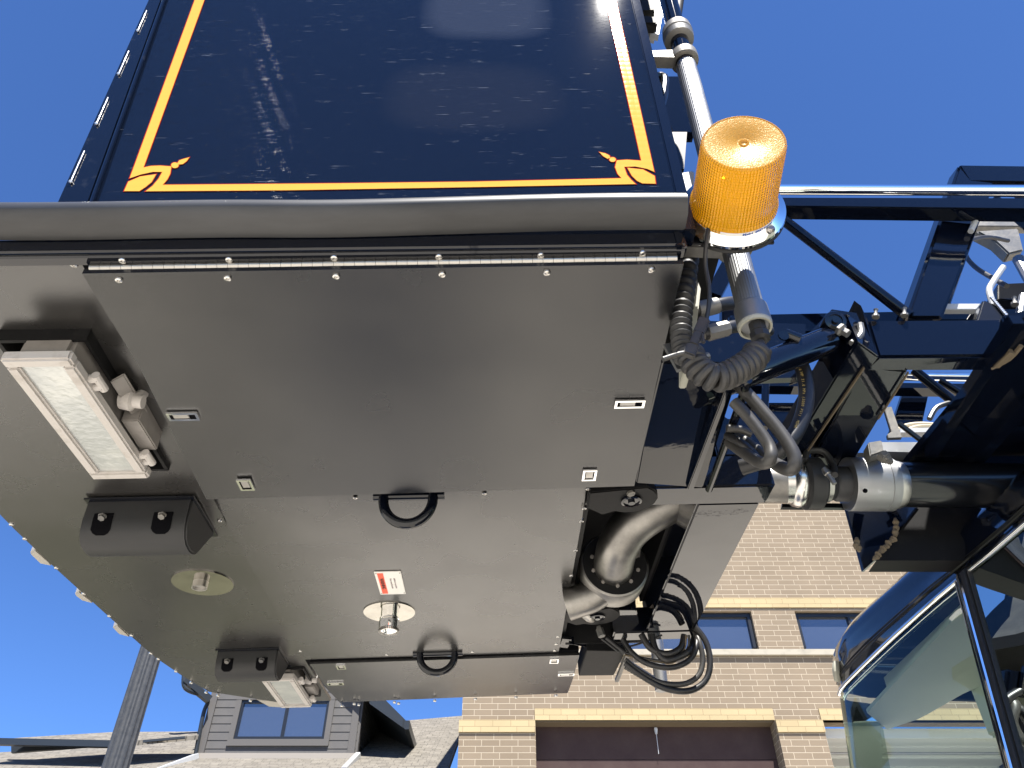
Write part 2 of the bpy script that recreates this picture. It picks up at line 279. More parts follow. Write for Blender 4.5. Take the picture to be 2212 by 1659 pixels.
# ------------------------------------------------------------------ mesh helpers
def link(name, me, m, parent=None, label=None):
    o = bpy.data.objects.new(name, me); COL.objects.link(o)
    if m is not None and len(me.materials) == 0: me.materials.append(MAT[m])
    if parent is not None: o.parent = parent
    if label: o['label'] = label
    return o
class MB:
    def __init__(s): s.b = bmesh.new(); s.mi = 0
    def quadfaces(s, vs, fs):
        v = [s.b.verts.new(Vector(p)) for p in vs]
        out = []
        for f in fs:
            try:
                q = s.b.faces.new([v[i] for i in f]); q.material_index = s.mi; out.append(q)
            except ValueError: pass
        return v, out
    def box(s, c, d, M=None):
        M = M or Matrix(); c = Vector(c); h = Vector(d) / 2
        vs = [M @ (c + Vector((x * h.x, y * h.y, z * h.z))) for x in (-1, 1) for y in (-1, 1) for z in (-1, 1)]
        s.quadfaces(vs, [(0, 1, 3, 2), (4, 6, 7, 5), (0, 4, 5, 1), (2, 3, 7, 6), (0, 2, 6, 4), (1, 5, 7, 3)]); return s
    def hexa(s, a, off):
        """polygon a (list of points) extruded by vector (or list of vectors)"""
        n = len(a); off = off if isinstance(off, list) else [Vector(off)] * n
        vs = [Vector(p) for p in a] + [Vector(p) + Vector(q) for p, q in zip(a, off)]
        s.quadfaces(vs, [tuple(range(n)), tuple(range(2 * n - 1, n - 1, -1))] + [(i, (i + 1) % n, (i + 1) % n + n, i + n) for i in range(n)]); return s
    def beam(s, p, q, wd, ht, up=(0, 0, 1)):
        p = Vector(p); q = Vector(q); d = (q - p).normalized(); up = Vector(up); sx = d.cross(up).normalized(); uz = sx.cross(d).normalized()
        a = [p + sx * (i * wd / 2) + uz * (j * ht / 2) for i, j in ((-1, -1), (1, -1), (1, 1), (-1, 1))]
        return s.hexa(a, q - p)
    def tube(s, pts, r, seg=16, smooth=0, cap=True, prof=None):
        pts = [Vector(p) for p in pts]
        if smooth:
            P = pts; out = []; rr = r if isinstance(r, list) else None; ro = []
            for i in range(len(P) - 1):
                p0 = P[max(i - 1, 0)]; p1 = P[i]; p2 = P[i + 1]; p3 = P[min(i + 2, len(P) - 1)]
                for k in range(smooth):
                    t = k / smooth
                    out.append(.5 * ((2 * p1) + (p2 - p0) * t + (2 * p0 - 5 * p1 + 4 * p2 - p3) * t * t + (3 * p1 - p0 - 3 * p2 + p3) * t ** 3))
                    if rr: ro.append(rr[i] * (1 - t) + rr[i + 1] * t)
            out.append(P[-1]); pts = out
            if rr: r = ro + [rr[-1]]
        n = len(pts); nx = None; rings = []
        for i, p in enumerate(pts):
            d = (pts[min(i + 1, n - 1)] - pts[max(i - 1, 0)])
            d = d.normalized() if d.length > 1e-9 else Vector((0, 0, 1))
            if nx is None:
                nx = d.orthogonal().normalized()
            nx = (nx - d * nx.dot(d)).normalized(); ny = d.cross(nx)
            ri = r[i] if isinstance(r, list) else r
            ring = []
            for k in range(seg):
                a = 2 * math.pi * k / seg; q = ri * (prof(k) if prof else 1)
                ring.append(s.b.verts.new(p + nx * math.cos(a) * q + ny * math.sin(a) * q))
            rings.append(ring)
        for i in range(n - 1):
            for k in range(seg):
                f = s.b.faces.new((rings[i][k], rings[i][(k + 1) % seg], rings[i + 1][(k + 1) % seg], rings[i + 1][k])); f.material_index = s.mi; f.smooth = prof is None
        if cap:
            for ring in (rings[0][::-1], rings[-1]):
                f = s.b.faces.new(ring); f.material_index = s.mi
        return s
    def lathe(s, prof, o, ax, seg=32, cap=True):
        """prof list of (r, t) along ax from o; sharp steps kept by repeated radii"""
        o = Vector(o); ax = Vector(ax).normalized(); nx = ax.orthogonal().normalized(); ny = ax.cross(nx); rings = []
        for r, t in prof:
            rings.append([s.b.verts.new(o + ax * t + (nx * math.cos(2 * math.pi * k / seg) + ny * math.sin(2 * math.pi * k / seg)) * max(r, 1e-5)) for k in range(seg)])
        for i in range(len(rings) - 1):
            for k in range(seg):
                f = s.b.faces.new((rings[i][k], rings[i][(k + 1) % seg], rings[i + 1][(k + 1) % seg], rings[i + 1][k])); f.material_index = s.mi; f.smooth = True
        if cap:
            for ring in (rings[0][::-1], rings[-1]):
                f = s.b.faces.new(ring); f.material_index = s.mi
        return s
    def build(s, name, m, parent=None, label=None, bevel=0, sharp=35, origin=None):
        bmesh.ops.recalc_face_normals(s.b, faces=s.b.faces)
        if bevel:
            ed = [e for e in s.b.edges if len(e.link_faces) == 2 and e.calc_face_angle(0) > R(40)]
            bmesh.ops.bevel(s.b, geom=ed, offset=bevel, segments=2, affect='EDGES', clamp_overlap=True)
            for f in s.b.faces: f.smooth = True
        me = bpy.data.meshes.new(name)
        if origin is not None: bmesh.ops.translate(s.b, verts=s.b.verts, vec=-Vector(origin))
        s.b.to_mesh(me); s.b.free()
        ms = m if isinstance(m, (list, tuple)) else [m]
        for q in ms: me.materials.append(MAT[q])
        try: me.set_sharp_from_angle(angle=R(sharp))
        except Exception: pass
        o = link(name, me, None, parent, label)
        if origin is not None: o.location = origin
        return o
def thing(name, label, cat, loc_=(0, 0, 0), M=None, group=None):
    o = bpy.data.objects.new(name, None); COL.objects.link(o)
    if M is not None: o.matrix_world = M
    else: o.location = loc_
    o['label'] = label; o['category'] = cat; o.empty_display_size = .1
    if group: o['group'] = group
    return o
def text_mesh(txt, size, M, name, m, parent, depth=.0004, align='CENTER', bold=0.):
    c = bpy.data.curves.new('t', 'FONT'); c.body = txt; c.size = size; c.extrude = depth; c.align_x = align; c.align_y = 'CENTER'; c.offset = bold
    o = bpy.data.objects.new('t', c); COL.objects.link(o); dg = bpy.context.evaluated_depsgraph_get()
    me = bpy.data.meshes.new_from_object(o.evaluated_get(dg)); bpy.data.objects.remove(o); me.transform(M); me.materials.clear()
    return link(name, me, m, parent)
# ================================================================== SETTING
def plane(name, x0, x1, y0, y1, z, m):
    b = MB(); b.quadfaces([(x0, y0, z), (x1, y0, z), (x1, y1, z), (x0, y1, z)], [(0, 1, 2, 3)]); o = b.build(name, m); o['kind'] = 'structure'; return o
plane('ground', -700, 700, -700, 900, 0, 'concrete')
plane('lawn', -300, 300, -240, -9, .006, 'grass')
plane('lawn', -40, -1.9, 4.7, 16, .006, 'grass')
# ------------------------------------------------------------------ brick building
bld = thing('brick_building', 'tan brick fire station with yellow stone bands, blue reflecting windows and tall bay doors', 'building', (5, YB, 0))
def to_local(parent, M=None): return parent.matrix_world.inverted()
bpy.context.view_layer.update()
OFF = Vector((5, YB, 0))
def wall_grid(b, x0, x1, z0, z1, y, holes, depth):
    xs = sorted({x0, x1, *[h[0] for h in holes], *[h[1] for h in holes]}); zs = sorted({z0, z1, *[h[2] for h in holes], *[h[3] for h in holes]})
    xs = [q for q in xs if x0 <= q <= x1]; zs = [q for q in zs if z0 <= q <= z1]
    for i in range(len(xs) - 1):
        for j in range(len(zs) - 1):
            cx = (xs[i] + xs[i + 1]) / 2; cz = (zs[j] + zs[j + 1]) / 2
            if any(h[0] < cx < h[1] and h[2] < cz < h[3] for h in holes): continue
            b.quadfaces([(xs[i], y, zs[j]), (xs[i + 1], y, zs[j]), (xs[i + 1], y, zs[j + 1]), (xs[i], y, zs[j + 1])], [(0, 1, 2, 3)])
    for h in holes:
        a, c, e, f = h; 
        b.quadfaces([(a, y, e), (a, y + depth, e), (a, y + depth, f), (a, y, f)], [(0, 1, 2, 3)])
        b.quadfaces([(c, y, e), (c, y + depth, e), (c, y + depth, f), (c, y, f)], [(0, 1, 2, 3)])
        b.quadfaces([(a, y, f), (c, y, f), (c, y + depth, f), (a, y + depth, f)], [(0, 1, 2, 3)])
        b.quadfaces([(a, y, e), (c, y, e), (c, y + depth, e), (a, y + depth, e)], [(0, 1, 2, 3)])
XL = bp(995.5, 1600)[0]; ZT = 11.3; XR = 26.
dz_bot = bp(1400, 1556)[1]; dz_top = bp(1400, 1531)[1]
d1 = (bp(1156.5, 1556)[0], bp(1672, 1556)[0]); pitch = bp(1771, 1545)[0] - d1[0]
d2 = (bp(1776, 1560)[0], bp(1776, 1560)[0] + d1[1] - d1[0])
d3 = (d2[0] + pitch, d2[1] + pitch)
wz0 = bp(1700, 1405)[1]; wz1 = bp(1700, 1320)[1]
w1 = (bp(1300, 1320)[0], bp(1622, 1320)[0]); w2 = (bp(1716, 1320)[0], bp(1716, 1320)[0] + 3.05); w3 = (w2[0] + 3.9, w2[1] + 3.9)
holes = [(*d1, 0.003, dz_bot), (*d2, 0.003, dz_bot), (*d3, .003, dz_bot), (*w1, wz0, wz1), (*w2, wz0, wz1), (*w3, wz0, wz1)]
b = MB(); wall_grid(b, XL, XR, 0, ZT, YB, holes, .34)
b.quadfaces([(XL, YB, 0), (XL, 27, 0), (XL, 27, ZT), (XL, YB, ZT)], [(0, 1, 2, 3)])
b.quadfaces([(XR, YB, 0), (XR, 27, 0), (XR, 27, ZT), (XR, YB, ZT)], [(0, 1, 2, 3)])
b.quadfaces([(XL, YB, ZT), (XR, YB, ZT), (XR, 27, ZT), (XL, 27, ZT)], [(0, 1, 2, 3)])
# the brick texture needs world coordinates: keep this mesh's origin at the world origin
o = b.build('wall', 'brick', bld); o.matrix_parent_inverse = bld.matrix_world.inverted()
def bpart(b, name, m, parent=bld, **k):
    o = b.build(name, m, None, **k); o.parent = parent
    M = bld.matrix_world.inverted() if parent is bld else Matrix()
    o.matrix_parent_inverse = M; return o
# piers below the bands stand proud a little
for (xa, xb) in ((XL - .035, d1[0] - .012), (d1[1] + .012, d2[0] - .012)):
    zb = bp(1100, 1584)[1]; zt = bp(1100, 1557.5)[1]
    b = MB(); b.box(((xa + xb) / 2, YB - .02, zb / 2), (xb - xa, .04, zb)); bpart(b, 'pier', 'brick')
    b = MB(); b.box(((xa + xb) / 2, YB - .025, (zb + zt) / 2 + .0015), (xb - xa + .01, .09, zt - zb)); bpart(b, 'stone_band', 'band_brick')
for dd in (d1, d2, d3):
    b = MB(); b.box(((dd[0] + dd[1]) / 2, YB + .05, (dz_bot + dz_top) / 2), (dd[1] - dd[0] + .02, .14, dz_top - dz_bot)); bpart(b, 'lintel', 'band_brick')
zb = bp(1700, 1313)[1]; zt = bp(1700, 1292.5)[1]
b = MB(); b.box(((w1[0] - .8 + XR) / 2, YB - .002, (zb + zt) / 2), (XR - w1[0] + .8, .05, zt - zb)); bpart(b, 'stone_band', 'band_brick')
zb = bp(1700, 1417)[1]; zt = bp(1700, 1405)[1]
b = MB(); b.box(((w1[0] - .8 + XR) / 2, YB - .01, (zb + zt) / 2), (XR - w1[0] + .8, .11, zt - zb)); bpart(b, 'window_sill', 'sill_stone')
b = MB(); b.box(((XL + XR) / 2, YB + 6.5, ZT + .08), (XR - XL + .3, 13.6, .16)); bpart(b, 'coping', 'sill_stone')
# upper windows
for ww in (w1, w2, w3):
    b = MB(); x0, x1 = ww; fw = .075; y = YB + .12
    b.box(((x0 + x1) / 2, y, wz1 - fw / 2 - .01), (x1 - x0, .10, fw)); b.box(((x0 + x1) / 2, y, wz0 + fw / 4 + .002), (x1 - x0, .10, fw / 2))
    for x in (x0 + fw / 2, x1 - fw / 2): b.box((x, y, (wz0 + wz1) / 2), (fw, .10, wz1 - wz0 - 2 * fw))
    xm = (bp(1427, 1360)[0] if ww is w1 else x0 + 1.02)
    b.box((xm, y, (wz0 + wz1) / 2), (.05, .08, wz1 - wz0 - 2 * fw))
    fr = bpart(b, 'window', 'window_frame', bevel=.004)
    b = MB(); b.box(((x0 + x1) / 2, y + .02, (wz0 + wz1) / 2), (x1 - x0 - .04, .02, wz1 - wz0 - .04)); g = b.build('glass', 'glazing', fr)
# bay door 1: closed, dark brown
b = MB(); x0, x1 = d1
npan = 11
for k in range(npan):
    za = dz_bot * k / npan; zc = dz_bot * (k + 1) / npan
    b.box(((x0 + x1) / 2, YB + .30, (za + zc) / 2), (x1 - x0 - .01, .05, zc - za - .006))
bpart(b, 'bay_door', 'bay_door', label='closed dark brown bay door')
b = MB(); b.box(((x0 + x1) / 2, YB + .17, dz_bot - .012), (x1 - x0 - .006, .30, .02)); bpart(b, 'soffit', 'sealant')
b = MB(); q = wy(1415, 1562, YB + .2); q.z = dz_bot - .06; b.lathe([(.028, 0), (.032, .03), (.018, .10)], q, (0, 0, -1), 12); b.tube([q, q - Vector((0, 0, .42))], .006, 6); bpart(b, 'door_sensor', 'gutter_white')
# open bay: sectional door run back on its tracks under a lit ceiling
for dd in (d2, d3):
    x0, x1 = dd; b = MB()
    for k in range(9):
        b.box(((x0 + x1) / 2, YB + .7 + k * .62, dz_bot - .10 - .0 * k), (x1 - x0 - .1, .58, .05))
        b.box(((x0 + x1) / 2, YB + .7 + k * .62 + .3, dz_bot - .14), (x1 - x0 - .1, .03, .03))
    b.box(((x0 + x1) / 2, YB + .42, dz_bot - .09), (x1 - x0 - .05, .05, .16))
    dr = bpart(b, 'bay_door', 'door_white', label='open white sectional bay door run back on its tracks')
    b = MB()
    for x in (x0 + .06, x1 - .06):
        b.box((x, YB + .5, dz_bot / 2 - .1), (.06, .08, dz_bot - .3)); b.box((x, YB + 3.4, dz_bot - .22), (.06, 5.6, .05))
        b.hexa([(x - .02, YB + .55, dz_bot - .25), (x - .02, YB + .55, dz_bot - .75), (x - .02, YB + .95, dz_bot - .25)], (.04, 0, 0))
    for k in range(5): b.tube([(x0, YB + .8 + k, dz_bot - .30), (x1, YB + .8 + k, dz_bot - .30)], .02, 8)
    b.build('track', 'aluminium', dr)
    b = MB(); b.box(((x0 + x1) / 2, YB + 9, dz_bot / 2 + .2), (x1 - x0 + 1.3, .1, dz_bot + .4)); b.box((x0 - .5, YB + 4.7, dz_bot / 2 + .2), (.1, 8.4, dz_bot + .4)); b.box((x1 + .5, YB + 4.7, dz_bot / 2 + .2), (.1, 8.4, dz_bot + .4))
    bpart(b, 'bay_interior', 'interior')
# ------------------------------------------------------------------ shingled building with dormer
YD = 19.3
shb = thing('shingled_building', 'low building with tan shingle roof and grey sided dormer, left of the brick station', 'building', (-6, YD, 0))
bpy.context.view_layer.update(); SI = shb.matrix_world.inverted()
def spart(b, name, m, parent=shb, **k):
    o = b.build(name, m, None, **k); o.parent = parent
    if parent is shb: o.matrix_parent_inverse = SI
    return o
base = wy(600, 1636, YD); Z0 = base.z; SL = .5
def roofp(px, py, dy=0, dzz=0):
    d = ray(px, py); # plane z = Z0 + SL*(y-YD)
    t = (Z0 + dzz - SL * (YD + dy) - EYE) / (d.z - SL * d.y); return CAMP + d * t
def uv_roof(me):
    uv = me.uv_layers.new(name='UVMap'); k = math.sqrt(1 + SL * SL)
    for lp in me.loops:
        v = me.vertices[lp.vertex_index].co; uv.data[lp.index].uv = (v.x, v.y * k)
rp = [roofp(-60, 1629), roofp(90, 1619), roofp(244, 1604), roofp(429, 1581), roofp(640, 1571), roofp(876, 1556.5), roofp(1010, 1545)]
b = MB(); low = [Vector((p.x, YD - 6, Z0 - 3)) for p in (rp[0], rp[-1])]
pts = rp + [Vector((rp[-1].x, YD - 6, Z0 - 6 * SL)), Vector((rp[0].x, YD - 6, Z0 - 6 * SL))]
b.hexa(pts, (0, 0, -.12)); o = spart(b, 'roof', 'shingles'); uv_roof(o.data)
b = MB(); xa, xb = rp[0].x, rp[-1].x; b.box(((xa + xb) / 2, YD - 1, (Z0 - 2.9) / 2), (xb - xa - .4, 9, Z0 - 3.0)); spart(b, 'wall', 'siding')
# higher rear roof with its own dark fascia and gutter, far left
def rr(px, py): return roofp(px, py, 0, .55)
q = [rr(9, 1596.5), rr(47, 1593), rr(248, 1581), rr(429, 1580), rr(429, 1588), rr(300, 1600), rr(244, 1601.5)]
b = MB(); b.hexa(q, (0, 0, -.10)); o = spart(b, 'roof', 'shingles', label='higher rear roof section'); uv_roof(o.data)
b = MB(); b.beam(q[0] + Vector((-.1, -.06, -.08)), q[6] + Vector((0, -.06, -.08)), .12, .14); b.beam(q[6] + Vector((.05, -.06, -.08)), rr(400, 1593), .05, .05); spart(b, 'gutter', 'gutter_dark')
yw = q[3].y + .2
b = MB(); b.hexa([wy(24, 1603, q[0].y + .3), wy(244, 1603, q[0].y + .3), wy(244, 1609, q[0].y + .3), wy(24, 1626, q[0].y + .3)], (0, .08, 0)); spart(b, 'wall', 'gutter_dark')  # dark wedge standing in for the shade under the gutter
# dormer
def dp(px, py, y=YD): return wy(px, py, y)
xl = dp(426, 1632).x; xr = dp(767, 1630).x; zt = dp(453, 1470).z; zbt = Z0
YK = YD + 5.2
wl, wr, wb, wt = dp(505, 1596).x, dp(700, 1596).x, dp(600, 1597).z, dp(600, 1514).z
wl, wr = (dp(507, 1590).x), (dp(701, 1590).x)
dorm = MB(); lap = .19; n = int((zt - zbt) / lap) + 1
def lapwall(b, xa, xb, za, zc, y):
    k = 0
    z = zbt
    while z < zc:
        z2 = z + lap; a = max(z, za); c_ = min(z2, zc)
        if c_ - a > .01:
            t0 = (a - z) / lap; t1 = (c_ - z) / lap
            b.quadfaces([(xa, y - .012 * (1 - t0) - .004, a), (xb, y - .012 * (1 - t0) - .004, a), (xb, y - .012 * (1 - t1) - .004, c_), (xa, y - .012 * (1 - t1) - .004, c_), (xa, y, a), (xb, y, a)], [(0, 1, 2, 3), (0, 1, 5, 4)])
        z = z2
lapwall(dorm, xl, wl, zbt, zt, YD); lapwall(dorm, wr, xr, zbt, zt, YD); lapwall(dorm, wl, wr, zbt, wb, YD); lapwall(dorm, wl, wr, wt, zt, YD)
z = zbt
while z < zt:   # right side wall, lapped
    c_ = min(z + lap, zt); ya = YD; 
    dorm.quadfaces([(xr + .03, ya, z), (xr + .03, YK, z), (xr + .003, YK, c_), (xr + .003, ya, c_), (xr, ya, z), (xr, YK, z)], [(0, 1, 2, 3), (0, 1, 5, 4)]); z += lap
z = zbt
while z < zt:
    c_ = min(z + lap, zt)
    dorm.quadfaces([(xl - .03, YD, z), (xl - .03, YK, z), (xl - .003, YK, c_), (xl - .003, YD, c_)], [(0, 1, 2, 3)]); z += lap
spart(dorm, 'dormer_wall', 'siding')
b = MB()
for x in (xl + .07, xr - .10): b.box((x, YD - .03, (zbt + zt) / 2), (.17, .06, zt - zbt))
b.box((xr + .02, YD + .07, (zbt + zt) / 2), (.05, .16, zt - zbt))
for x in (wl - .07, wr + .07): b.box((x, YD - .03, (wb + wt) / 2), (.13, .055, wt - wb + .26))
b.box(((wl + wr) / 2, YD - .032, wb - .085), (wr - wl + .26, .06, .15)); b.box(((wl + wr) / 2, YD - .032, wt + .085), (wr - wl + .26, .06, .15))
spart(b, 'corner_trim', 'siding_trim')
b = MB(); b.box(((xl + xr) / 2, YD - .05, zbt - .02), (xr - xl + .1, .12, .17)); spart(b, 'base_trim', 'fascia_light')
b = MB(); f = .055
for x in (wl + f / 2, wr - f / 2, (wl + wr) / 2 + .06): b.box((x, YD - .005, (wb + wt) / 2), (f if x != (wl + wr) / 2 + .06 else .07, .05, wt - wb))
for z in (wb + f / 2, wt - f / 2): b.box(((wl + wr) / 2, YD - .006, z), (wr - wl, .05, f))
wn = spart(b, 'window', 'window_frame')
b = MB(); b.box(((wl + wr) / 2, YD + .02, (wb + wt) / 2), (wr - wl, .01, wt - wb)); b.build('glass', 'glazing', wn)
# eave slabs either side and the front edge of the dormer roof
er = dp(875, 1574, YD - .3); ex = er.x; ez = er.z
b = MB(); prof = [(xl - .15, zt + 1.0), ((xl + xr) / 2, zt + 1.6), (ex, ez + .18), (ex, ez - .02), ((xl + xr) / 2, zt + 1.35), (xl - .15, zt + .75)]
b.hexa([Vector((x, YD - .35, z)) for x, z in prof], (0, 6.4, 0)); spart(b, 'dormer_roof', 'gutter_dark')
b = MB(); b.beam((ex + .05, YD - .35, ez + .07), (ex + .05, YD + 5.6, ez + .07), .10, .20); b.hexa([Vector((ex - .05, YD - .4, ez + .2)), Vector((ex - .05, YD - .4, ez)), Vector((ex - .9, YD - .4, ez + .55)), Vector((ex - .9, YD - .4, ez + .8))], (0, .05, 0)); spart(b, 'eave_gutter', 'gutter_dark')
# main roof gutters and downspout
b = MB(); p = [dp(426, 1633, YD - .12), dp(332, 1669, YD - 1.1)]; b.beam(p[0], p[1], .12, .13); b.beam(p[0] + Vector((0, 0, -.09)), p[1] + Vector((0, 0, -.09)), .03, .10); spart(b, 'gutter', 'gutter_white', bevel=.012)
b = MB(); p = [dp(774, 1631, YD - .12), dp(742, 1664, YD - 1.1)]; b.beam(p[0], p[1], .12, .13); spart(b, 'gutter', 'gutter_white', bevel=.012)
b = MB(); b.tube([dp(423, 1628, YD - .16), dp(428, 1600, YD - .16), dp(440, 1540, YD - .16), dp(449, 1515, YD - .16), dp(440, 1503, YD - .3), dp(410, 1493, YD - .6), dp(397, 1480, YD - .7), dp(398, 1450, YD - .7)], .05, 10, 5); spart(b, 'downspout', 'gutter_dark')
b = MB(); b.beam(dp(398, 1468, YD - .7), dp(452, 1512, YD - .25), .16, .16); spart(b, 'rake_board', 'gutter_dark')
# ------------------------------------------------------------------ fluted lamp post
pt = wy(321, 1400, 4.5); pb = wy(259, 1665, 4.5); dxy = (pt - pb) / (pt.z - pb.z)
p0 = Vector((pb.x, pb.y, 0)); p1 = Vector((pt.x, pt.y, 5.2))
post = thing('lamp_post', 'dark grey tapered fluted post standing behind the left edge of the platform', 'lamp post', p0)
b = MB(); f16 = lambda k: 1 + .06 * (1 if k % 4 < 2 else -1)
b.tube([Vector((0, 0, .35)), p1 - p0], [.082, .050], 48, 0, prof=f16); b.build('shaft', 'pole_paint', post)
b = MB(); b.lathe([(.17, 0), (.17, .05), (.13, .08), (.12, .25), (.14, .28), (.09, .36)], (0, 0, 0), (0, 0, 1), 24); b.build('foot', 'pole_paint', post)
b = MB(); b.lathe([(.06, 0), (.16, .05), (.19, .35), (.15, .40), (.03, .46)], p1 - p0, (0, 0, 1), 20); b.build('lantern', 'pole_paint', post)
# ================================================================== LADDER BOOM (world space)
boom = thing('ladder_boom', 'dark navy lattice ladder boom with chrome handrail, rising to the right over the truck cab', 'ladder boom', (1.6, 1.8, EYE + 1.35))
bpy.context.view_layer.update(); BI = boom.matrix_world.inverted()
def bo(b, name, m, parent=boom, **k):
    o = b.build(name, m, None, **k); o.parent = parent
    if parent is boom: o.matrix_parent_inverse = BI
    return o
def slab(pts, off): b = MB(); b.hexa(pts, off); return b
YN, YFAR = 1.35, 2.2
XE = 2800
# near top chord, chrome rail, post frame
b = MB(); b.hexa([wy(1560, 425, YN + .02), wy(XE, 428, YN + .02), wy(XE, 458, YN + .02), wy(1560, 444, YN + .02)], (0, .05, 0)); bo(b, 'top_chord', 'boom_navy', bevel=.004)
b = MB(); b.tube([wy(1655, 409, YN - .03), wy(XE, 414.5, YN - .03)], .0165, 20); bo(b, 'handrail', 'chrome')
b = MB(); b.tube([wy(1650, 443, YN + .03), wy(1965, 684, YN + .05)], .0155, 16); bo(b, 'brace', 'boom_navy')
b = MB(); b.hexa([wy(1957, 686, 1.40), wy(2038, 686, 1.40), wy(2150, 395, 1.46), wy(2072, 355, 1.46)], (0, .07, .02)); bo(b, 'post', 'boom_navy', bevel=.008)
b = MB(); b.hexa([wy(2072, 356, 1.455), wy(XE, 366, 1.455), wy(XE, 402, 1.455), wy(2118, 391, 1.455), wy(2095, 391, 1.455)], (0, .07, .01)); bo(b, 'top_beam', 'boom_navy', bevel=.004)
b = MB(); b.tube([wy(2120, 440, 1.60), wy(2030, 690, 1.56)], .014, 12); b.tube([wy(2180, 400, 1.62), wy(2300, 520, 1.6)], .016, 12); b.tube([wy(2150, 430, 1.7), wy(2300, 560, 1.7)], .016, 12); bo(b, 'brace', 'boom_navy')
b = MB(); b.hexa([wy(2120, 465, 1.95), wy(XE, 470, 1.95), wy(XE, 492, 1.95), wy(2112, 488, 1.95)], (0, .04, 0)); bo(b, 'cross_beam', 'cast_metal', bevel=.003)
# lower chord (behind) and flanges
b = MB(); b.hexa([wy(1575, 678, 1.50), wy(2230 + 570, 652, 1.50), wy(XE, 694, 1.50), wy(1575, 722, 1.50)], (0, .09, 0)); b.hexa([wy(1560, 652, 1.62), wy(1640, 650, 1.62), wy(1640, 700, 1.62), wy(1560, 700, 1.62)], (0, .05, 0)); bo(b, 'lower_chord', 'boom_navy', bevel=.006)
b = MB(); b.hexa([wy(1962, 655, 1.46), wy(2120, 655, 1.46), wy(2110, 668, 1.46), wy(1962, 668, 1.46)], (0, .02, 0)); bo(b, 'flange', 'gutter_white', bevel=.002)
# near box beam: blue upper face and black underside
n0, n1, n2, n3 = wy(1873, 690, 1.30), wy(2163, 688, 1.30), wy(2178, 768, 1.30), wy(1898, 771, 1.30)
f3, f2 = wz(1864, 803, n3.z - EYE), wz(2140, 803, n3.z - EYE)
dep = (f3 - n3).y
b = MB(); b.hexa([n0, n1, n2, n3], [f3 - n3, f2 - n2, f2 - n2, f3 - n3]); bo(b, 'cross_beam', 'boom_navy', bevel=.006)
b = MB(); b.hexa([wz(1858, 676, .03 + n0.z - EYE), wz(1875, 689, .0 + n0.z - EYE), wz(1900, 771, n3.z - EYE), wz(1872, 790, n3.z - EYE - .0), wz(1740, 960, n3.z - EYE), wz(1722, 955, n3.z - EYE)], (.0, .0, .05)); bo(b, 'side_beam', 'boom_navy', bevel=.003)
zb_ = n3.z - EYE
b = MB(); b.hexa([wz(1900, 772, zb_ - .004), wz(1722, 1000, zb_ - .004), wz(1693, 1000, zb_ - .004), wz(1852, 738, zb_ - .004)], (0, 0, .10)); b.hexa([wz(1866, 793, zb_ + .002), wz(1962, 802, zb_ + .002), wz(1836, 1010, zb_ + .002), wz(1745, 1010, zb_ + .002)], (0, 0, .09)); bo(b, 'side_beam', 'boom_navy', bevel=.004)
b = MB(); b.beam(wz(1866, 794, zb_ - .009), wz(1737, 985, zb_ - .009), .004, .006); bo(b, 'weld_bead', 'sealant')
b = MB(); b.beam(wz(1962, 804, zb_ - .006), wz(1897, 905, zb_ - .006), .003, .005); bo(b, 'weld_bead', 'sealant')
b = MB(); b.tube([wz(1830, 770, zb_ + .10), wz(1700, 985, zb_ + .05)], .017, 10); b.tube([wz(1800, 830, zb_ + .12), wz(1858, 905, zb_ + .2)], .014, 10); bo(b, 'brace', 'boom_navy')
# big underside plate and right hand mass
b = MB(); b.hexa([wz(2172, 700, zb_ + .01), wz(2420, 640, zb_ + .01), wz(2420, 1060, zb_ + .01), wz(1955, 1012, zb_ + .01), wz(1966, 997, zb_ + .01), wz(2160, 765, zb_ + .01)], (0, 0, .03)); bo(b, 'base_plate', 'boom_navy', bevel=.006)
b = MB(); b.beam(wz(2196, 690, zb_), wz(2008, 980, zb_), .03, .03); b.beam(wz(2215, 862, zb_), wz(2066, 1035, zb_), .035, .04); b.beam(wz(2058, 902, zb_ + .005), wz(2112, 950, zb_ + .005), .004, .008); bo(b, 'stiffener', 'boom_navy', bevel=.004)
b = MB(); b.beam(wz(2184, 758, zb_ - .012), wz(2150, 790, zb_ - .012), .014, .014); b.tube([wz(2206, 747, zb_ - .01), wz(2180, 775, zb_ - .01), wz(2140, 795, zb_ - .012)], .006, 6, 3); bo(b, 'weld_bead', 'sealant')
# gusset rising beside the post
b = MB(); b.hexa([wy(2124, 646, 1.34), wy(2160, 662, 1.34), wy(2230, 760, 1.34), wy(2166, 770, 1.34), wy(2110, 690, 1.34)], (0, .05, 0)); bo(b, 'gusset', 'cab_black', bevel=.004)
b = MB()
rnd = random.Random(3)
for k in range(26):
    t = k / 25; p = wy(2142 + 78 * t, 643 + 92 * t, 1.335); b.lathe([(.003, -.004), (.0055, 0), (.003, .004)], p, (1, .4, -1), 6)
for k in range(14):
    t = k / 13; p = wy(2207 + 4 * t, 640 + 110 * t + rnd.uniform(-2, 2), 1.33); b.lathe([(.003, -.004), (.007, 0), (.003, .004)], p, (0, .4, -1), 6)
bo(b, 'weld_bead', 'weld')
b = MB(); b.hexa([wy(2155, 612, 1.55), wy(2240, 608, 1.55), wy(2240, 655, 1.55), wy(2155, 646, 1.55)], (0, .08, 0)); bo(b, 'junction_box', 'cab_black', bevel=.004)
b = MB(); b.tube([wy(2212, 640, 1.30), wy(2190, 760, 1.30)], .012, 10); bo(b, 'strut', 'aluminium')
b = MB(); b.tube([wy(2200, 560, 1.75), wy(2245, 640, 1.7)], .02, 10); bo(b, 'strut', 'aluminium')
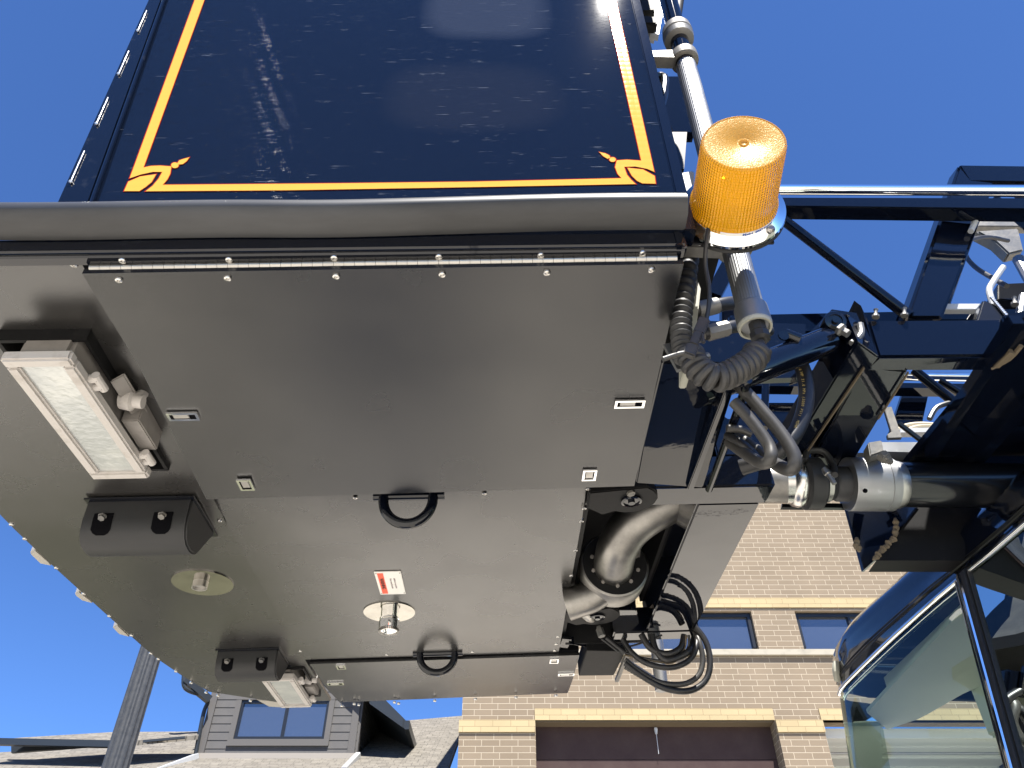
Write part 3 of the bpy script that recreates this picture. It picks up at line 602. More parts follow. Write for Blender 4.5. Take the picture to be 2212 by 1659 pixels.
b = MB(); b.tube([wy(2178, 520, 1.8), wy(2130, 512, 1.75), wy(2092, 522, 1.7), wy(2086, 550, 1.65), wy(2108, 578, 1.6), wy(2150, 604, 1.5), wy(2175, 618, 1.45)], .0075, 10, 6); bo(b, 'hose', 'hose_grey')
b = MB(); b.tube([wy(2167, 577, 1.42), wy(2146, 608, 1.42), wy(2137, 628, 1.42), wy(2146, 660, 1.42)], .0085, 10, 5); bo(b, 'hose_sleeve', 'gutter_white')
b = MB(); b.tube([wy(2119, 452, 1.42), wy(2097, 500, 1.42)], .0085, 10); bo(b, 'hose_sleeve', 'gutter_white')
b = MB(); b.hexa([wy(2108, 498, 1.9), wy(2200, 492, 1.9), wy(2212, 540, 1.9), wy(2180, 548, 1.9), wy(2150, 520, 1.9)], (0, .05, 0)); bo(b, 'valve_block', 'cast_metal', bevel=.006)
for k, (px, py) in enumerate(((1890, 682), (1952, 679), (2190, 655))):
    b = MB(); p = wy(px, py, 1.29); b.lathe([(.009, 0), (.009, .006), (.005, .008), (.004, .022), (.006, .026)], p - Vector((0, 0, .006)), (.3, -.1, 1), 8); bo(b, 'grease_fitting', 'cast_metal')
# far truss seen through the gaps
b = MB(); b.tube([wy(1560, 806, YFAR), wy(XE, 826, YFAR)], .018, 12); bo(b, 'handrail', 'chrome')
b = MB(); b.hexa([wy(1560, 822, YFAR + .05), wy(XE, 838, YFAR + .05), wy(XE, 850, YFAR + .05), wy(1560, 832, YFAR + .05)], (0, .05, 0)); bo(b, 'top_chord', 'boom_navy')
b = MB(); b.hexa([wy(1957, 828, YFAR + .12), wy(2010, 834, YFAR + .12), wy(1990, 925, YFAR + .12), wy(1926, 925, YFAR + .12)], (0, .05, 0)); bo(b, 'post', 'boom_navy', bevel=.004)
for p_, q_, r_ in (((1975, 800, 2.0), (2075, 880, 2.0), .017), ((2030, 822, 2.1), (2095, 862, 2.1), .013), ((1700, 826, 2.0), (1780, 800, 2.0), .014), ((1745, 822, 2.05), (1790, 868, 2.05), .015), ((1655, 812, 2.0), (1650, 925, 2.0), .013)):
    b = MB(); b.tube([wy(*p_), wy(*q_)], r_, 12); bo(b, 'brace', 'boom_navy')
b = MB(); b.hexa([wy(1590, 870, 2.3), wy(1725, 870, 2.3), wy(1725, 1000, 2.3), wy(1590, 1000, 2.3)], (0, .06, 0)); b.hexa([wy(1500, 905, 2.2), wy(1650, 905, 2.2), wy(1700, 1000, 2.2), wy(1500, 1000, 2.2)], (0, .06, 0)); bo(b, 'side_plate', 'boom_navy')
b = MB()
for r, dx in ((.085, 0), (.066, 8)): b.tube([wy(2000 + dx, 938, 2.25) + Vector((math.cos(a) * r * 1.25, 0, math.sin(a) * r * .55)) for a in [math.pi * k / 14 for k in range(15)]], .010, 8)
bo(b, 'hose_coil', 'tan_hose')
b = MB(); b.hexa([wy(1945, 925, 2.2), wy(2070, 922, 2.2), wy(2070, 932, 2.2), wy(1945, 934, 2.2)], (0, .03, 0)); bo(b, 'shelf', 'gutter_white')
b = MB(); b.hexa([wy(1910, 880, 1.75), wy(1926, 878, 1.75), wy(1949, 945, 1.75), wy(1919, 946, 1.75), wy(1917, 938, 1.75), wy(1926, 932, 1.75)], (0, .012, 0)); bo(b, 'bracket', 'cast_metal', bevel=.001)
b = MB(); b.hexa([wy(1900, 955, 1.85), wy(2010, 955, 1.85), wy(1986, 977, 1.85), wy(1900, 975, 1.85)], (0, .05, 0)); bo(b, 'cross_beam', 'aluminium')
b = MB(); b.hexa([wy(1850, 978, 1.9), wy(2100, 980, 1.9), wy(2100, 1010, 1.9), wy(1850, 1010, 1.9)], (0, .05, 0)); b.tube([wy(1942, 915, 1.8), wy(1990, 952, 1.8)], .008, 8); b.tube([wy(2020, 930, 1.8), wy(1998, 955, 1.8)], .006, 8); bo(b, 'linkage', 'cab_black')
b = MB(); b.tube([wy(2060, 868, 2.0), wy(2024, 880, 2.0), wy(2008, 905, 2.0)], .009, 8, 4); bo(b, 'hose', 'hose_black')
b = MB(); b.hexa([wy(1875, 955, 1.62), wy(1905, 950, 1.62), wy(1910, 975, 1.62), wy(1880, 985, 1.62)], (0, .04, 0)); b.lathe([(.018, 0), (.018, .02), (.01, .022), (.01, .035)], wy(1903, 982, 1.60), (.5, -.2, -1), 6); bo(b, 'bolt', 'cast_metal', bevel=.003)
# waterway: couplings and black pipe
YP = 1.72
a0 = wy(1690, 1044, YP); a1 = wy(2400, 1052, YP); ax = (a1 - a0).normalized()
def at_px(px): return (wy(px, 1047, YP) - a0).dot(ax)
def rp_(pxr): 
    p = wy(1850, 1047, YP); return pxr / FP * ((p - CAMP).y * CT + (p - CAMP).z * ST)
ws = MB(); T = at_px
ws.lathe([(rp_(44), T(1600)), (rp_(44), T(1705)), (rp_(50), T(1712)), (rp_(52), T(1722)), (rp_(50), T(1730)), (rp_(46), T(1735))], a0, ax, 48); pipe = bo(ws, 'water_pipe', 'bright_steel')
b = MB(); b.lathe([(rp_(50), T(1733)), (rp_(57), T(1738)), (rp_(57), T(1768)), (rp_(48), T(1775)), (rp_(40), T(1778))], a0, ax, 48)
p = wy(1768, 995, YP - .06); b.tube([p + Vector((-.035, 0, 0)), p + Vector((-.02, -.0, .03)), p + Vector((.02, 0, .03)), p + Vector((.035, 0, -.01)), p + Vector((.02, -.02, -.06))], .009, 8, 4); bo(b, 'pipe_clamp', 'rubber_block')
b = MB(); b.lathe([(rp_(43), T(1770)), (rp_(41), T(1780)), (rp_(40), T(1788))], a0, ax, 40); b.lathe([(.008, 0), (.010, .018), (.006, .02), (.006, .05)], wy(1780, 1012, YP - .09), (.3, 0, -1), 10); bo(b, 'pipe_collar', 'steel')
b = MB(); b.lathe([(rp_(36), T(1784)), (rp_(38), T(1790)), (rp_(34), T(1800)), (rp_(38), T(1806)), (rp_(38), T(1835))], a0, ax, 40); bo(b, 'seal', 'rubber_block')
b = MB(); b.lathe([(rp_(47), T(1829)), (rp_(57), T(1829.5)), (rp_(58), T(1832)), (rp_(58), T(1903)), (rp_(56.5), T(1904)), (rp_(56.5), T(1905)), (rp_(58), T(1906)), (rp_(57), T(1924)), (rp_(50), T(1927))], a0, ax, 56)
o = bo(b, 'swivel_housing', 'aluminium')
b = MB(); q = wy(1868, 1060, YP - rp_(58) * .99); b.lathe([(.006, 0), (.006, .004)], q, (0, -.8, -.6), 8); b.build('grease_hole', 'cavity_shade', o).matrix_parent_inverse = Matrix()
b = MB(); b.lathe([(rp_(52), T(1926)), (rp_(52), T(1936)), (rp_(49), T(1945)), (rp_(46), T(1946))], a0, ax, 48); bo(b, 'pipe_collar', 'steel')
b = MB(); b.lathe([(rp_(48.5), T(1940)), (rp_(48.5), T(2700))], a0, ax, 48); bo(b, 'water_pipe', 'cab_black')
b = MB(); b.hexa([wy(1690, 1085, 1.78), wy(1850, 1088, 1.78), wy(1850, 1097, 1.78), wy(1688, 1096, 1.78)], (0, .012, 0)); bo(b, 'cross_beam', 'cab_black')
# hanging base box under the pipe
zq = wy(1893, 1211, 1.86).z - EYE; yq = wz(1866, 1235.5, zq).y
b = MB(); b.hexa([wy(1826, 1092, yq), wy(1985, 1092, 1.855), wy(1893, 1211, 1.855), wy(1866, 1235.5, yq - .005)], (-.006, 0, 0)); bo(b, 'side_plate', 'cab_navy')
b = MB(); b.hexa([wy(1893, 1211, 1.86), wy(1985, 1092, 1.86), wy(2450, 1080, 1.86), wy(2450, 1211, 1.86)], (0, yq - 1.86, 0)); bo(b, 'base_box', 'matte_black')
b = MB()
for k in range(13):
    t = k / 12; b.lathe([(.003, -.008), (.006 + .002 * (k % 3), 0), (.003, .008)], wy(1890 + 44 * t, 1206 - 48 * t, 1.815) + Vector((0, 0, rnd.uniform(-.003, .003))), (1, 0, .9), 7)
for (x, y) in ((1934, 1150), (1936, 1140), (1935, 1128), (1849, 1178), (1855, 1183), (1851, 1170)): b.lathe([(.004, -.012), (.009, 0), (.004, .012)], wy(x, y, 1.812), (.2, 0, 1), 7)
bo(b, 'weld_bead', 'sealant')
# ================================================================== TRUCK CAB
cab = thing('fire_truck_cab', 'dark blue fire truck cab with chrome trimmed two piece windshield, facing left under the boom', 'fire truck', (1.6, 1.6, 0))
bpy.context.view_layer.update(); CI = cab.matrix_world.inverted()
def cb(b, name, m, parent=cab, **k):
    o = b.build(name, m, None, **k); o.parent = parent
    if parent is cab: o.matrix_parent_inverse = CI
    return o
ZTR, ZRF = .985, 1.115      # chrome trim and roof crown heights above the eye
trim = [(1813, 1499), (1817, 1488), (1829, 1474), (1860, 1443), (1900, 1404), (1934, 1372), (1985, 1326), (2030, 1287), (2066, 1257), (2084, 1240.5), (2139, 1196), (2212, 1133), (2330, 1030)]
tp = [wz(x, y, ZTR) for x, y in trim]
# continue the plan curve round the hidden far corner and down the far side
far = tp[0]; side = [far + Vector((2.2, .10, 0)), far + Vector((1.2, .10, 0)), far + Vector((.45, .09, 0)), far + Vector((.16, .065, 0)), far + Vector((.05, .03, 0))]
near = [tp[-1] + Vector((.05, -.25, 0)), tp[-1] + Vector((.13, -.5, 0)), tp[-1] + Vector((.4, -.62, 0)), tp[-1] + Vector((2.0, -.66, 0))]
curve = side + tp + near
zc = lambda p, dz, dx=0: p + Vector((dx, 0, dz))
b = MB(); b.tube(tp, .0080, 12); b.tube([q + Vector((.012, 0, -.017)) for q in tp], .006, 10); cb(b, 'chrome_trim', 'chrome')
# roof brow loft: rings of offsets from the curve (outward = -x mostly)
sil = [(1803.8, 1440), (1806, 1425), (1812, 1409), (1825, 1388), (1841, 1370), (1875, 1340), (1905, 1314.5), (1935, 1289), (1968, 1261), (2015, 1226), (2065, 1181), (2140, 1118), (2212, 1052)]
ro = [wz(x, y, ZRF - .03) for x, y in sil] ; ro.append(ro[-1] + Vector((.10, -.45, 0)))
tt = tp[:13] + [tp[-1] + Vector((.13, -.45, 0))]
def loft(b, rows, smooth=True):
    vs = [[b.b.verts.new(p) for p in r] for r in rows]
    for i in range(len(vs) - 1):
        for j in range(len(vs[i]) - 1):
            f = b.b.faces.new((vs[i][j], vs[i][j + 1], vs[i + 1][j + 1], vs[i + 1][j])); f.smooth = smooth
sidev = [Vector((2.2, .12, 0)), Vector((.6, .11, 0)), Vector((.12, .06, 0))]
def ext(r): return [r[0] + q for q in sidev] + r + [r[-1] + Vector((.4, -.1, 0)), r[-1] + Vector((2.0, -.12, 0))]
def mixr(a, c, t, dz): return [p * (1 - t) + q * t + Vector((0, 0, dz)) for p, q in zip(a, c)]
rows = [ext([p + Vector((.004, 0, .008)) for p in tt]), ext(mixr(tt, ro, .25, .004)), ext(mixr(tt, ro, .3, .0)), ext(mixr(tt, ro, .82, -.005)), ext(mixr(tt, ro, .97, -.0)), ext([p + Vector((-.004, 0, .02)) for p in ro]), ext([p + Vector((.03, -.0, .06)) for p in ro]), ext([p + Vector((.12, -.02, .095)) for p in ro]), ext([p + Vector((.4, -.1, .12)) for p in ro]), [Vector((q.x + 1.2, min(q.y, 2.2), EYE + ZRF + .11)) for q in ext(ro)]]
b = MB(); loft(b, rows); cb(b, 'roof', 'cab_navy', sharp=60)
b = MB(); b.tube(mixr(tt, ro, .42, -.006), .006, 8); b.tube(mixr(tt, ro, .52, -.006), .004, 8); cb(b, 'rain_gutter', 'cab_black')
b = MB(); b.tube([wz(1807, 1432, ZRF - .05), wz(1806, 1450, ZRF - .08), wz(1810, 1468, ZTR + .03)], .013, 10, 3); cb(b, 'marker_light', 'cream_plastic')
# windshield: raked glass below the trim; split by the centre pillar
def g_row(pts, s, rake=.13): return [p + Vector((-rake * s + .0, 0, -.95 * s)) for p in pts]
iP = 8
left = tp[:iP + 1] + [wz(2078, 1247, ZTR)]
glassL = [q for q in [tp[0] + Vector((.16, .065, 0)), tp[0] + Vector((.05, .03, 0))] + left]
b = MB(); loft(b, [g_row(glassL, s) for s in (.015, .3, .6, 1)]); cb(b, 'windshield', 'windshield_glass', label='left windshield pane with the curved corner')
b = MB(); loft(b, [g_row([wz(2092, 1233, ZTR)] + tp[10:] + near[:2], s) for s in (.015, .3, .6, 1)]); cb(b, 'windshield', 'windshield_glass', label='right windshield pane')
c0 = wz(2080, 1243, ZTR); c1 = c0 + Vector((-.13, 0, -.95))
b = MB(); b.hexa([c0 + Vector((-.008, .028, .01)), c0 + Vector((-.008, -.03, .01)), c0 + Vector((.03, -.03, .01)), c0 + Vector((.03, .028, .01))], c1 - c0); cb(b, 'centre_pillar', 'gasket', bevel=.006)
b = MB(); b.tube([c0 + Vector((-.012, -.0, 0)), c1 + Vector((-.012, -.0, 0))], .0065, 8); b.tube([c0 + Vector((-.008, .03, 0)), c1 + Vector((-.008, .03, 0))], .003, 6); cb(b, 'chrome_strip', 'chrome')
# inside
XI = tp[5].x
b = MB(); b.hexa([Vector((XI + .10, 2.62, EYE + ZTR - .03)), Vector((XI + .18, .55, EYE + ZTR - .03)), Vector((XI + 1.9, .55, EYE + ZTR - .01)), Vector((XI + 1.9, 2.62, EYE + ZTR - .01))], (0, 0, .04)); cb(b, 'headliner', 'headliner')
b = MB(); b.box((XI + 1.95, 1.55, EYE + .2), (.06, 2.2, 1.5)); b.box((XI + .9, 2.75, EYE - .45), (2.0, .06, .8)); b.box((XI + 1.2, 2.75, EYE + .45), (.12, .06, 1.1)); b.box((XI + .1, 1.6, EYE - .75), (.5, 2.3, .5)); b.box((XI + 1, 1.6, EYE - 1.0), (2.2, 2.3, .1)); cb(b, 'cab_body', 'cab_navy')
b = MB(); b.box((XI + .32, 2.25, EYE + ZTR - .13), (.03, .5, .19), Matrix()); b.box((XI + .36, 1.35, EYE + ZTR - .13), (.03, .6, .19)); cb(b, 'sun_visor', 'headliner', bevel=.01)
for yy in (2.2, 1.15):
    b = MB(); b.box((XI + .75, yy, EYE + .05), (.16, .5, .75)); b.box((XI + .74, yy, EYE + .52), (.10, .28, .2)); b.box((XI + .5, yy, EYE - .3), (.5, .5, .14)); cb(b, 'seat', 'seat_cloth', bevel=.03)
b = MB(); cc = Vector((XI + .33, 1.3, EYE + .0)); nx = Vector((.75, 0, .66)); u1 = Vector((0, 1, 0)); u2 = nx.cross(u1)
b.tube([cc + (u1 * math.cos(a) + u2 * math.sin(a)) * .22 for a in [2 * math.pi * k / 32 for k in range(33)]], .014, 8, cap=False); b.tube([cc, cc + nx * -.0 + Vector((-.15, 0, -.35))], .03, 8); cb(b, 'steering_wheel', 'gasket')
b = MB(); b.hexa([wz(x, y, .90) for x, y in ((1873, 1540), (1917, 1576), (1982, 1554), (2007, 1541), (2078, 1500), (2300, 1400), (2300, 1180), (2068, 1329))], (0, 0, .012)); cb(b, 'overhead_panel', 'headliner', label='pale overhead panel inside the cab')
for yy, nm in ((.44, 'near'), ):
    b = MB(); b.box((XI + 1.25, yy, EYE - .30), (2.1, .06, 1.0)); b.box((XI + 1.25, yy, EYE + .90), (2.1, .06, .16)); b.box((XI + .30, yy, EYE + .5), (.12, .06, .66)); b.box((XI + 2.2, yy, EYE + .5), (.2, .06, .66)); cb(b, 'side_door', 'cab_navy')
    b = MB(); b.box((XI + 1.25, yy, EYE + .5), (1.75, .008, .66)); cb(b, 'side_window', 'windshield_glass')
# front body below the glass (out of view, throws the truck's shade on the apron)
b = MB(); b.box((XI + 1.15, 1.58, .95), (2.4, 2.2, 1.0)); b.box((XI + 4.2, 1.6, 1.6), (3.6, 2.2, 2.3)); cb(b, 'lower_body', 'cab_navy', bevel=.05)
# ================================================================== AERIAL PLATFORM (local frame: u right, v away, w up)
plat = thing('aerial_platform', 'black and navy rescue platform with gold striped side panel, seen from below', 'aerial platform', M=FM)
def pp(b, name, m, parent=None, **k): return b.build(name, m, parent or plat, **k)
V3 = lambda u, v, w_: Vector((u, v, w_))
# --- side panel (navy) with folded edges
SRC = lambda x, y: (x * .3646, y * .3646)         # zoomed crop -> pixel grid
PT = 1.6
tl = lv(140, 430, PV); tl2 = lv(330, 0, PV); tr = lv(1480, 412, PV); tr2 = lv(1380, 0, PV)
def ext_up(a, b_, wtop): t = (wtop - a.z) / (b_.z - a.z); return a + (b_ - a) * t
TL, TR = ext_up(tl, tl2, PT), ext_up(tr, tr2, PT)
BL = ext_up(tl, tl2, .03); BR = ext_up(tr, tr2, .03)
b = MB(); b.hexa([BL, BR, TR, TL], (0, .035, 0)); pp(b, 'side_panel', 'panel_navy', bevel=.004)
# left folded strip
s0, s1 = lv(205, 430, PV), lv(357, 0, PV)
S0, S1 = ext_up(s0, s1, .03), ext_up(s0, s1, PT)
b = MB(); b.hexa([BL + V3(-.004, -.006, 0), S0 + V3(-.006, -.006, 0), S1 + V3(-.006, -.006, 0), TL + V3(-.004, -.006, 0)], (0, .005, 0)); pp(b, 'edge_flange', 'gloss_black', bevel=.002)
b = MB(); b.tube([S0 + V3(0, -.004, 0), S1 + V3(0, -.004, 0)], .004, 8); pp(b, 'seam_bead', 'gloss_black')
for k in range(9):
    t0 = .07 + k * .105; a = BL.lerp(TL, t0 + .012) + V3(.004, -.009, 0); c_ = BL.lerp(TL, t0 + .065) + V3(.004, -.009, 0)
    b = MB(); b.tube([a, c_], .0012, 6); b.lathe([(.0015, -.003), (.0032, 0), (.0015, .003)], a, (0, 0, 1), 7); pp(b, 'stitch_weld', 'weld')
b = MB(); b.hexa([BR + V3(-.018, -.003, 0), BR + V3(.002, -.003, 0), TR + V3(.002, -.003, 0), TR + V3(-.018, -.003, 0)], (0, .036, 0)); pp(b, 'edge_flange', 'gloss_black', bevel=.002)
# --- gold striping: flat vinyl on the panel
def flat(polys, v, name, m, parent=plat, grow=0):
    b = MB()
    for P in polys:
        q = [lv(*SRC(x, y), v) for x, y in P]
        if grow:
            c = sum(q, Vector()) / len(q); q2 = []
            n = len(q); area = sum(q[i].x * q[(i + 1) % n].z - q[(i + 1) % n].x * q[i].z for i in range(n)); sg = 1 if area > 0 else -1
            for i in range(n):
                d0 = (q[i] - q[i - 1]); d1_ = (q[(i + 1) % n] - q[i]); n0_ = Vector((d0.z, 0, -d0.x)).normalized() * sg; n1_ = Vector((d1_.z, 0, -d1_.x)).normalized() * sg
                m_ = (n0_ + n1_); m_ = m_ / max(m_.length_squared / 2, .5); q2.append(q[i] + m_ * grow)
            q = q2
        vs = [b.b.verts.new(p) for p in q]
        from mathutils.geometry import tessellate_polygon
        for t_ in tessellate_polygon([[Vector((p.x, p.z, 0)) for p in q]]):
            try: b.b.faces.new([vs[i] for i in t_])
            except ValueError: pass
    me = bpy.data.meshes.new(name); bmesh.ops.recalc_face_normals(b.b, faces=b.b.faces)
    b.b.to_mesh(me); b.b.free(); return link(name, me, m, parent)
X2 = 2014.5
L1 = [(1336, -500), (1392, -500), (850, 992), (895, 983), (950, 981), (1015, 986), (1008, 1030), (990, 1065), (963, 1095), (2000, 1086), (X2 + 800, 1076), (X2 + 1668, 1056), (X2 + 1645, 1030), (X2 + 1630, 990), (X2 + 1640, 950), (X2 + 1700, 946), (X2 + 1785, 952), (X2 + 1463, -500), (X2 + 1524, -500), (X2 + 1862, 1018), (X2 + 1820, 1000), (X2 + 1750, 986), (X2 + 1683, 988), (X2 + 1700, 1035), (X2 + 1725, 1065), (X2 + 1752, 1090), (X2 + 800, 1108), (1700, 1127), (862, 1133), (905, 1100), (940, 1058), (962, 1018), (905, 1018), (835, 1033), (768, 1056), (800, 970)]
Lw = [(735, 1132), (760, 1076), (830, 1046), (925, 1032), (898, 1078), (862, 1108), (825, 1132)]
Rw = [(X2 + 1870, 1088), (X2 + 1864, 1042), (X2 + 1795, 1004), (X2 + 1703, 994), (X2 + 1730, 1042), (X2 + 1762, 1072), (X2 + 1792, 1086)]
def circ(cx, cy, rx, ry, n=14): return [(cx + rx * math.cos(2 * math.pi * k / n), cy + ry * math.sin(2 * math.pi * k / n)) for k in range(n)]
beads = [circ(1036, 979, 22, 17), [(1050, 968), (1062, 950), (1085, 942), (1122, 932), (1105, 955), (1082, 972), (1060, 974)], circ(X2 + 1615, 945, 19, 14), [(X2 + 1602, 935), (X2 + 1585, 940), (X2 + 1560, 925), (X2 + 1535, 900), (X2 + 1570, 908), (X2 + 1595, 920)]]
trim_o = flat([L1, Lw, Rw] + beads, PV - .0010, 'gold_trim', 'red_line', grow=.0014); trim_o['label'] = 'gold leaf border stripe with red outline and pointed corner flourishes'
flat([L1, Lw, Rw] + beads, PV - .0014, 'gold_leaf', 'gold_leaf', trim_o)
# --- rubber bumper, fascia rail
bt0, bb0 = lv(750, 425, PV - .05).z, lv(750, 508, PV - .05).z
UR = lv(1497, 455, PV - .05).x
b = MB(); prof = []; W0, W1 = lv(750, 509, PV).z + .002, lv(750, 425, PV - .042).z + .008
pr = [(.0, W1 + .002), (.022, W1 + .001), (.036, W1 - .004), (.043, W1 - .011), (.0455, W1 - .018), (.0462, (W0 + W1) / 2), (.045, W0 + .018), (.030, W0 + .003), (.0, W0 - .001)]
US = [-1.5 + (UR + 1.5) * k / 60 for k in range(61)]
rows = []
for u in US:
    sag = .0035 * math.sin(u * 4.1 + .6) - .003 * math.exp(-((u + .28) / .12) ** 2) + .0015 * math.sin(u * 11)
    rows.append([V3(u, PV - d, z + sag * (1 if z < .09 else .35)) for d, z in pr])
loft(b, rows); b.b.faces.new([b.b.verts.new(p) for p in rows[-1]])
pp(b, 'rubber_bumper', 'rubber', label='long worn grey rubber bumper strip', sharp=50)
wf = lv(750, 541, PV).z; vf = lw(750, 569, wf + .002).y; b = MB(); b.hexa([V3(-1.5, PV + .002, .032), V3(-1.5, PV + .001, wf + .005), V3(-1.5, PV + .006, wf), V3(-1.5, vf, wf + .002), V3(-1.5, vf, .032)], (lv(1493, 555, PV).x + 1.5, 0, 0)); pp(b, 'fascia_rail', 'gloss_black', bevel=.004, label='glossy navy lower rail')
UE = lv(1485, 560, PV).x
b = MB(); b.hexa([V3(UE, PV, .03), V3(UE, PV + .0, wf + .002), V3(UE - .01, PV + .62, -.002), V3(UE - .02, PV + .62, .10), V3(UE, PV + .05, .10)], (-.012, 0, 0)); pp(b, 'end_plate', 'gloss_black', bevel=.002)
# --- floor pan
cz = lambda v: (.026 * max(0, (1.60 - v) / .85)) + (.014 * max(0, (v - 2.47) / .6))
edge = [(18, 1100), (342, 1420), (445, 1490), (560, 1508), (730, 1526)]
EP = [lw(*q) for q in edge]
UL = -.655
b = MB()
left = [V3(-1.5, .79, cz(.79)), V3(UL - .002, .79, cz(.79))]
def strip(b, rows):
    vs = [[b.b.verts.new(p) for p in r] for r in rows]
    for i in range(len(vs) - 1):
        for j in range(min(len(vs[i]), len(vs[i + 1])) - 1):
            b.b.faces.new((vs[i][j], vs[i][j + 1], vs[i + 1][j + 1], vs[i + 1][j]))
PANL = [(0., lw(0, 1114).x)] + [(q_.y, q_.x) for q_ in (lw(*t_) for t_ in ((0, 1114), (118, 1226), (236, 1333), (302, 1391), (342, 1425), (389, 1460), (450, 1500), (518, 1511), (600, 1525)))]
def lu(v):      # left boundary of the pan
    P = PANL
    for (a, ua), (c_, uc) in zip(P, P[1:]):
        if a <= v <= c_: return ua + (uc - ua) * (v - a) / (c_ - a)
    return PANL[-1][1]
fl = MB()
vlist = [.79, .95, 1.10, 1.30, 1.45, 1.60, 1.80, 2.0, 2.2, 2.47, 2.6, 2.81, 2.93, 3.05]
# left slab with two rectangular light wells cut out
def cell(u0, u1, v0, v1):
    fl.quadfaces([V3(u0, v0, cz(v0)), V3(u1, v0, cz(v0)), V3(u1, v1, cz(v1)), V3(u0, v1, cz(v1))], [(0, 1, 2, 3)])
wells = [(-.858, -.712, .935, 1.345), (-.815, -.675, 2.61, 2.915)]
def slab_left(va, vb):
    hs = [w_ for w_ in wells if w_[2] < (va + vb) / 2 < w_[3]]
    l0, l1 = lu(va + 1e-6), lu(vb - 1e-6)
    if hs:
        h = hs[0]
        if min(l0, l1) < h[0] - .001 or True:
            fl.quadfaces([V3(min(l0, h[0]), va, cz(va)), V3(h[0], va, cz(va)), V3(h[0], vb, cz(vb)), V3(min(l1, h[0]), vb, cz(vb))], [(0, 1, 2, 3)])
        cell(h[1], UL, va, vb)
    else: fl.quadfaces([V3(l0, va, cz(va)), V3(UL, va, cz(va)), V3(UL, vb, cz(vb)), V3(l1, vb, cz(vb))], [(0, 1, 2, 3)])
VE = PANL[-1][0]; vs_ = sorted({.79, .935, 1.345, 1.60, 2.47, 2.61, 2.915, VE} | {q_[0] for q_ in PANL[1:]})
for va, vb in zip(vs_, vs_[1:]): slab_left(va, vb)
cell(UL, .192, 1.60, 2.47); cell(UL, .192, 2.47, 2.535)
fl.quadfaces([V3(UL, 1.42, .019), V3(.192, 1.42, .019), V3(.192, 1.60, 0), V3(UL, 1.60, 0)], [(0, 1, 2, 3)])
bmesh.ops.remove_doubles(fl.b, verts=fl.b.verts, dist=.0004)
g_ = bmesh.ops.extrude_face_region(fl.b, geom=fl.b.faces[:]); bmesh.ops.translate(fl.b, vec=(0, 0, .012), verts=[e for e in g_['geom'] if isinstance(e, bmesh.types.BMVert)])
pp(fl, 'floor_pan', 'coating', label='textured grey underbody pan, creased lengthwise')
b = MB(); b.hexa([V3(-1.115, 1.0, .05), V3(.19, 1.0, .05), V3(.19, 2.5, .05), V3(-1.1, 2.5, .05)], (0, 0, .18)); b.hexa([V3(UL - .02, .80, .04), V3(.27, .80, .04), V3(.27, 1.44, .04), V3(UL - .02, 1.44, .04)], (0, 0, .22)); pp(b, 'subframe', 'cavity_shade')
b = MB(); b.hexa([V3(-.62, 2.88, .06), V3(.16, 2.90, .06), V3(.16, 2.90, 1.15), V3(-.62, 2.88, 1.15)], (0, .03, 0)); pp(b, 'unseen_wall', 'gloss_black')  # unseen far side, added for its shadow on the ground
b = MB(); b.hexa([V3(.205, .84, .36), V3(.205, 2.86, .36), V3(.205, 2.86, 1.45), V3(.205, .84, 1.45)], (-.02, 0, 0)); pp(b, 'unseen_gate', 'cast_metal')  # unseen side, added to be mirrored pale in the windshield
# --- hinged doors
def door(rows, name, lab):
    b = MB(); strip(b, rows); g_ = bmesh.ops.extrude_face_region(b.b, geom=b.b.faces[:]); bmesh.ops.translate(b.b, vec=(0, 0, .010), verts=[e for e in g_['geom'] if isinstance(e, bmesh.types.BMVert)])
    return pp(b, name, 'coating_door', label=lab)
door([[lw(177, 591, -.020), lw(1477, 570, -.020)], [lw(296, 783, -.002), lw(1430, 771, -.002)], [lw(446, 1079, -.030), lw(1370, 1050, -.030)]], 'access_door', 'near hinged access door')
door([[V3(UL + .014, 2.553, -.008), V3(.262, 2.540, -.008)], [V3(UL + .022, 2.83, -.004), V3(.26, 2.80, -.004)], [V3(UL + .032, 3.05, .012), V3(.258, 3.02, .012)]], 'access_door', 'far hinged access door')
b = MB(); b.hexa([V3(UL, 2.531, .003), V3(.26, 2.521, .003), V3(.26, 2.575, .003), V3(UL, 2.575, .003)], (0, 0, .09)); pp(b, 'door_gap', 'cavity_shade')  # black slab standing in for the shade in the gap
b = MB(); b.hexa([V3(UL + .004, vf - .006, .004), V3(.272, vf - .006, .004), V3(.272, .790, .004), V3(UL + .004, .790, .004)], (0, 0, .05)); pp(b, 'hinge_slot', 'cavity_shade')  # black slab, shade behind the hinge put into its colour
# hinge knuckles
hl, hr = lw(196, 580, -.006), lw(1462, 559, -.006)
b = MB(); n = 56
for k in range(n):
    a = hl.lerp(hr, k / n); c_ = hl.lerp(hr, (k + .965) / n); up = V3(0, .0, 0)
    b.tube([a + V3(0, .0, .0), c_], .0066, 12)
    sgn = -1 if k % 2 else 1
    if sgn > 0: b.box((a + c_) / 2 + V3(0, .008, .003), ((c_ - a).length, .012, .003))
    else: b.box((a + c_) / 2 + V3(0, -.008, .004), ((c_ - a).length, .012, .003))
pp(b, 'piano_hinge', 'steel')
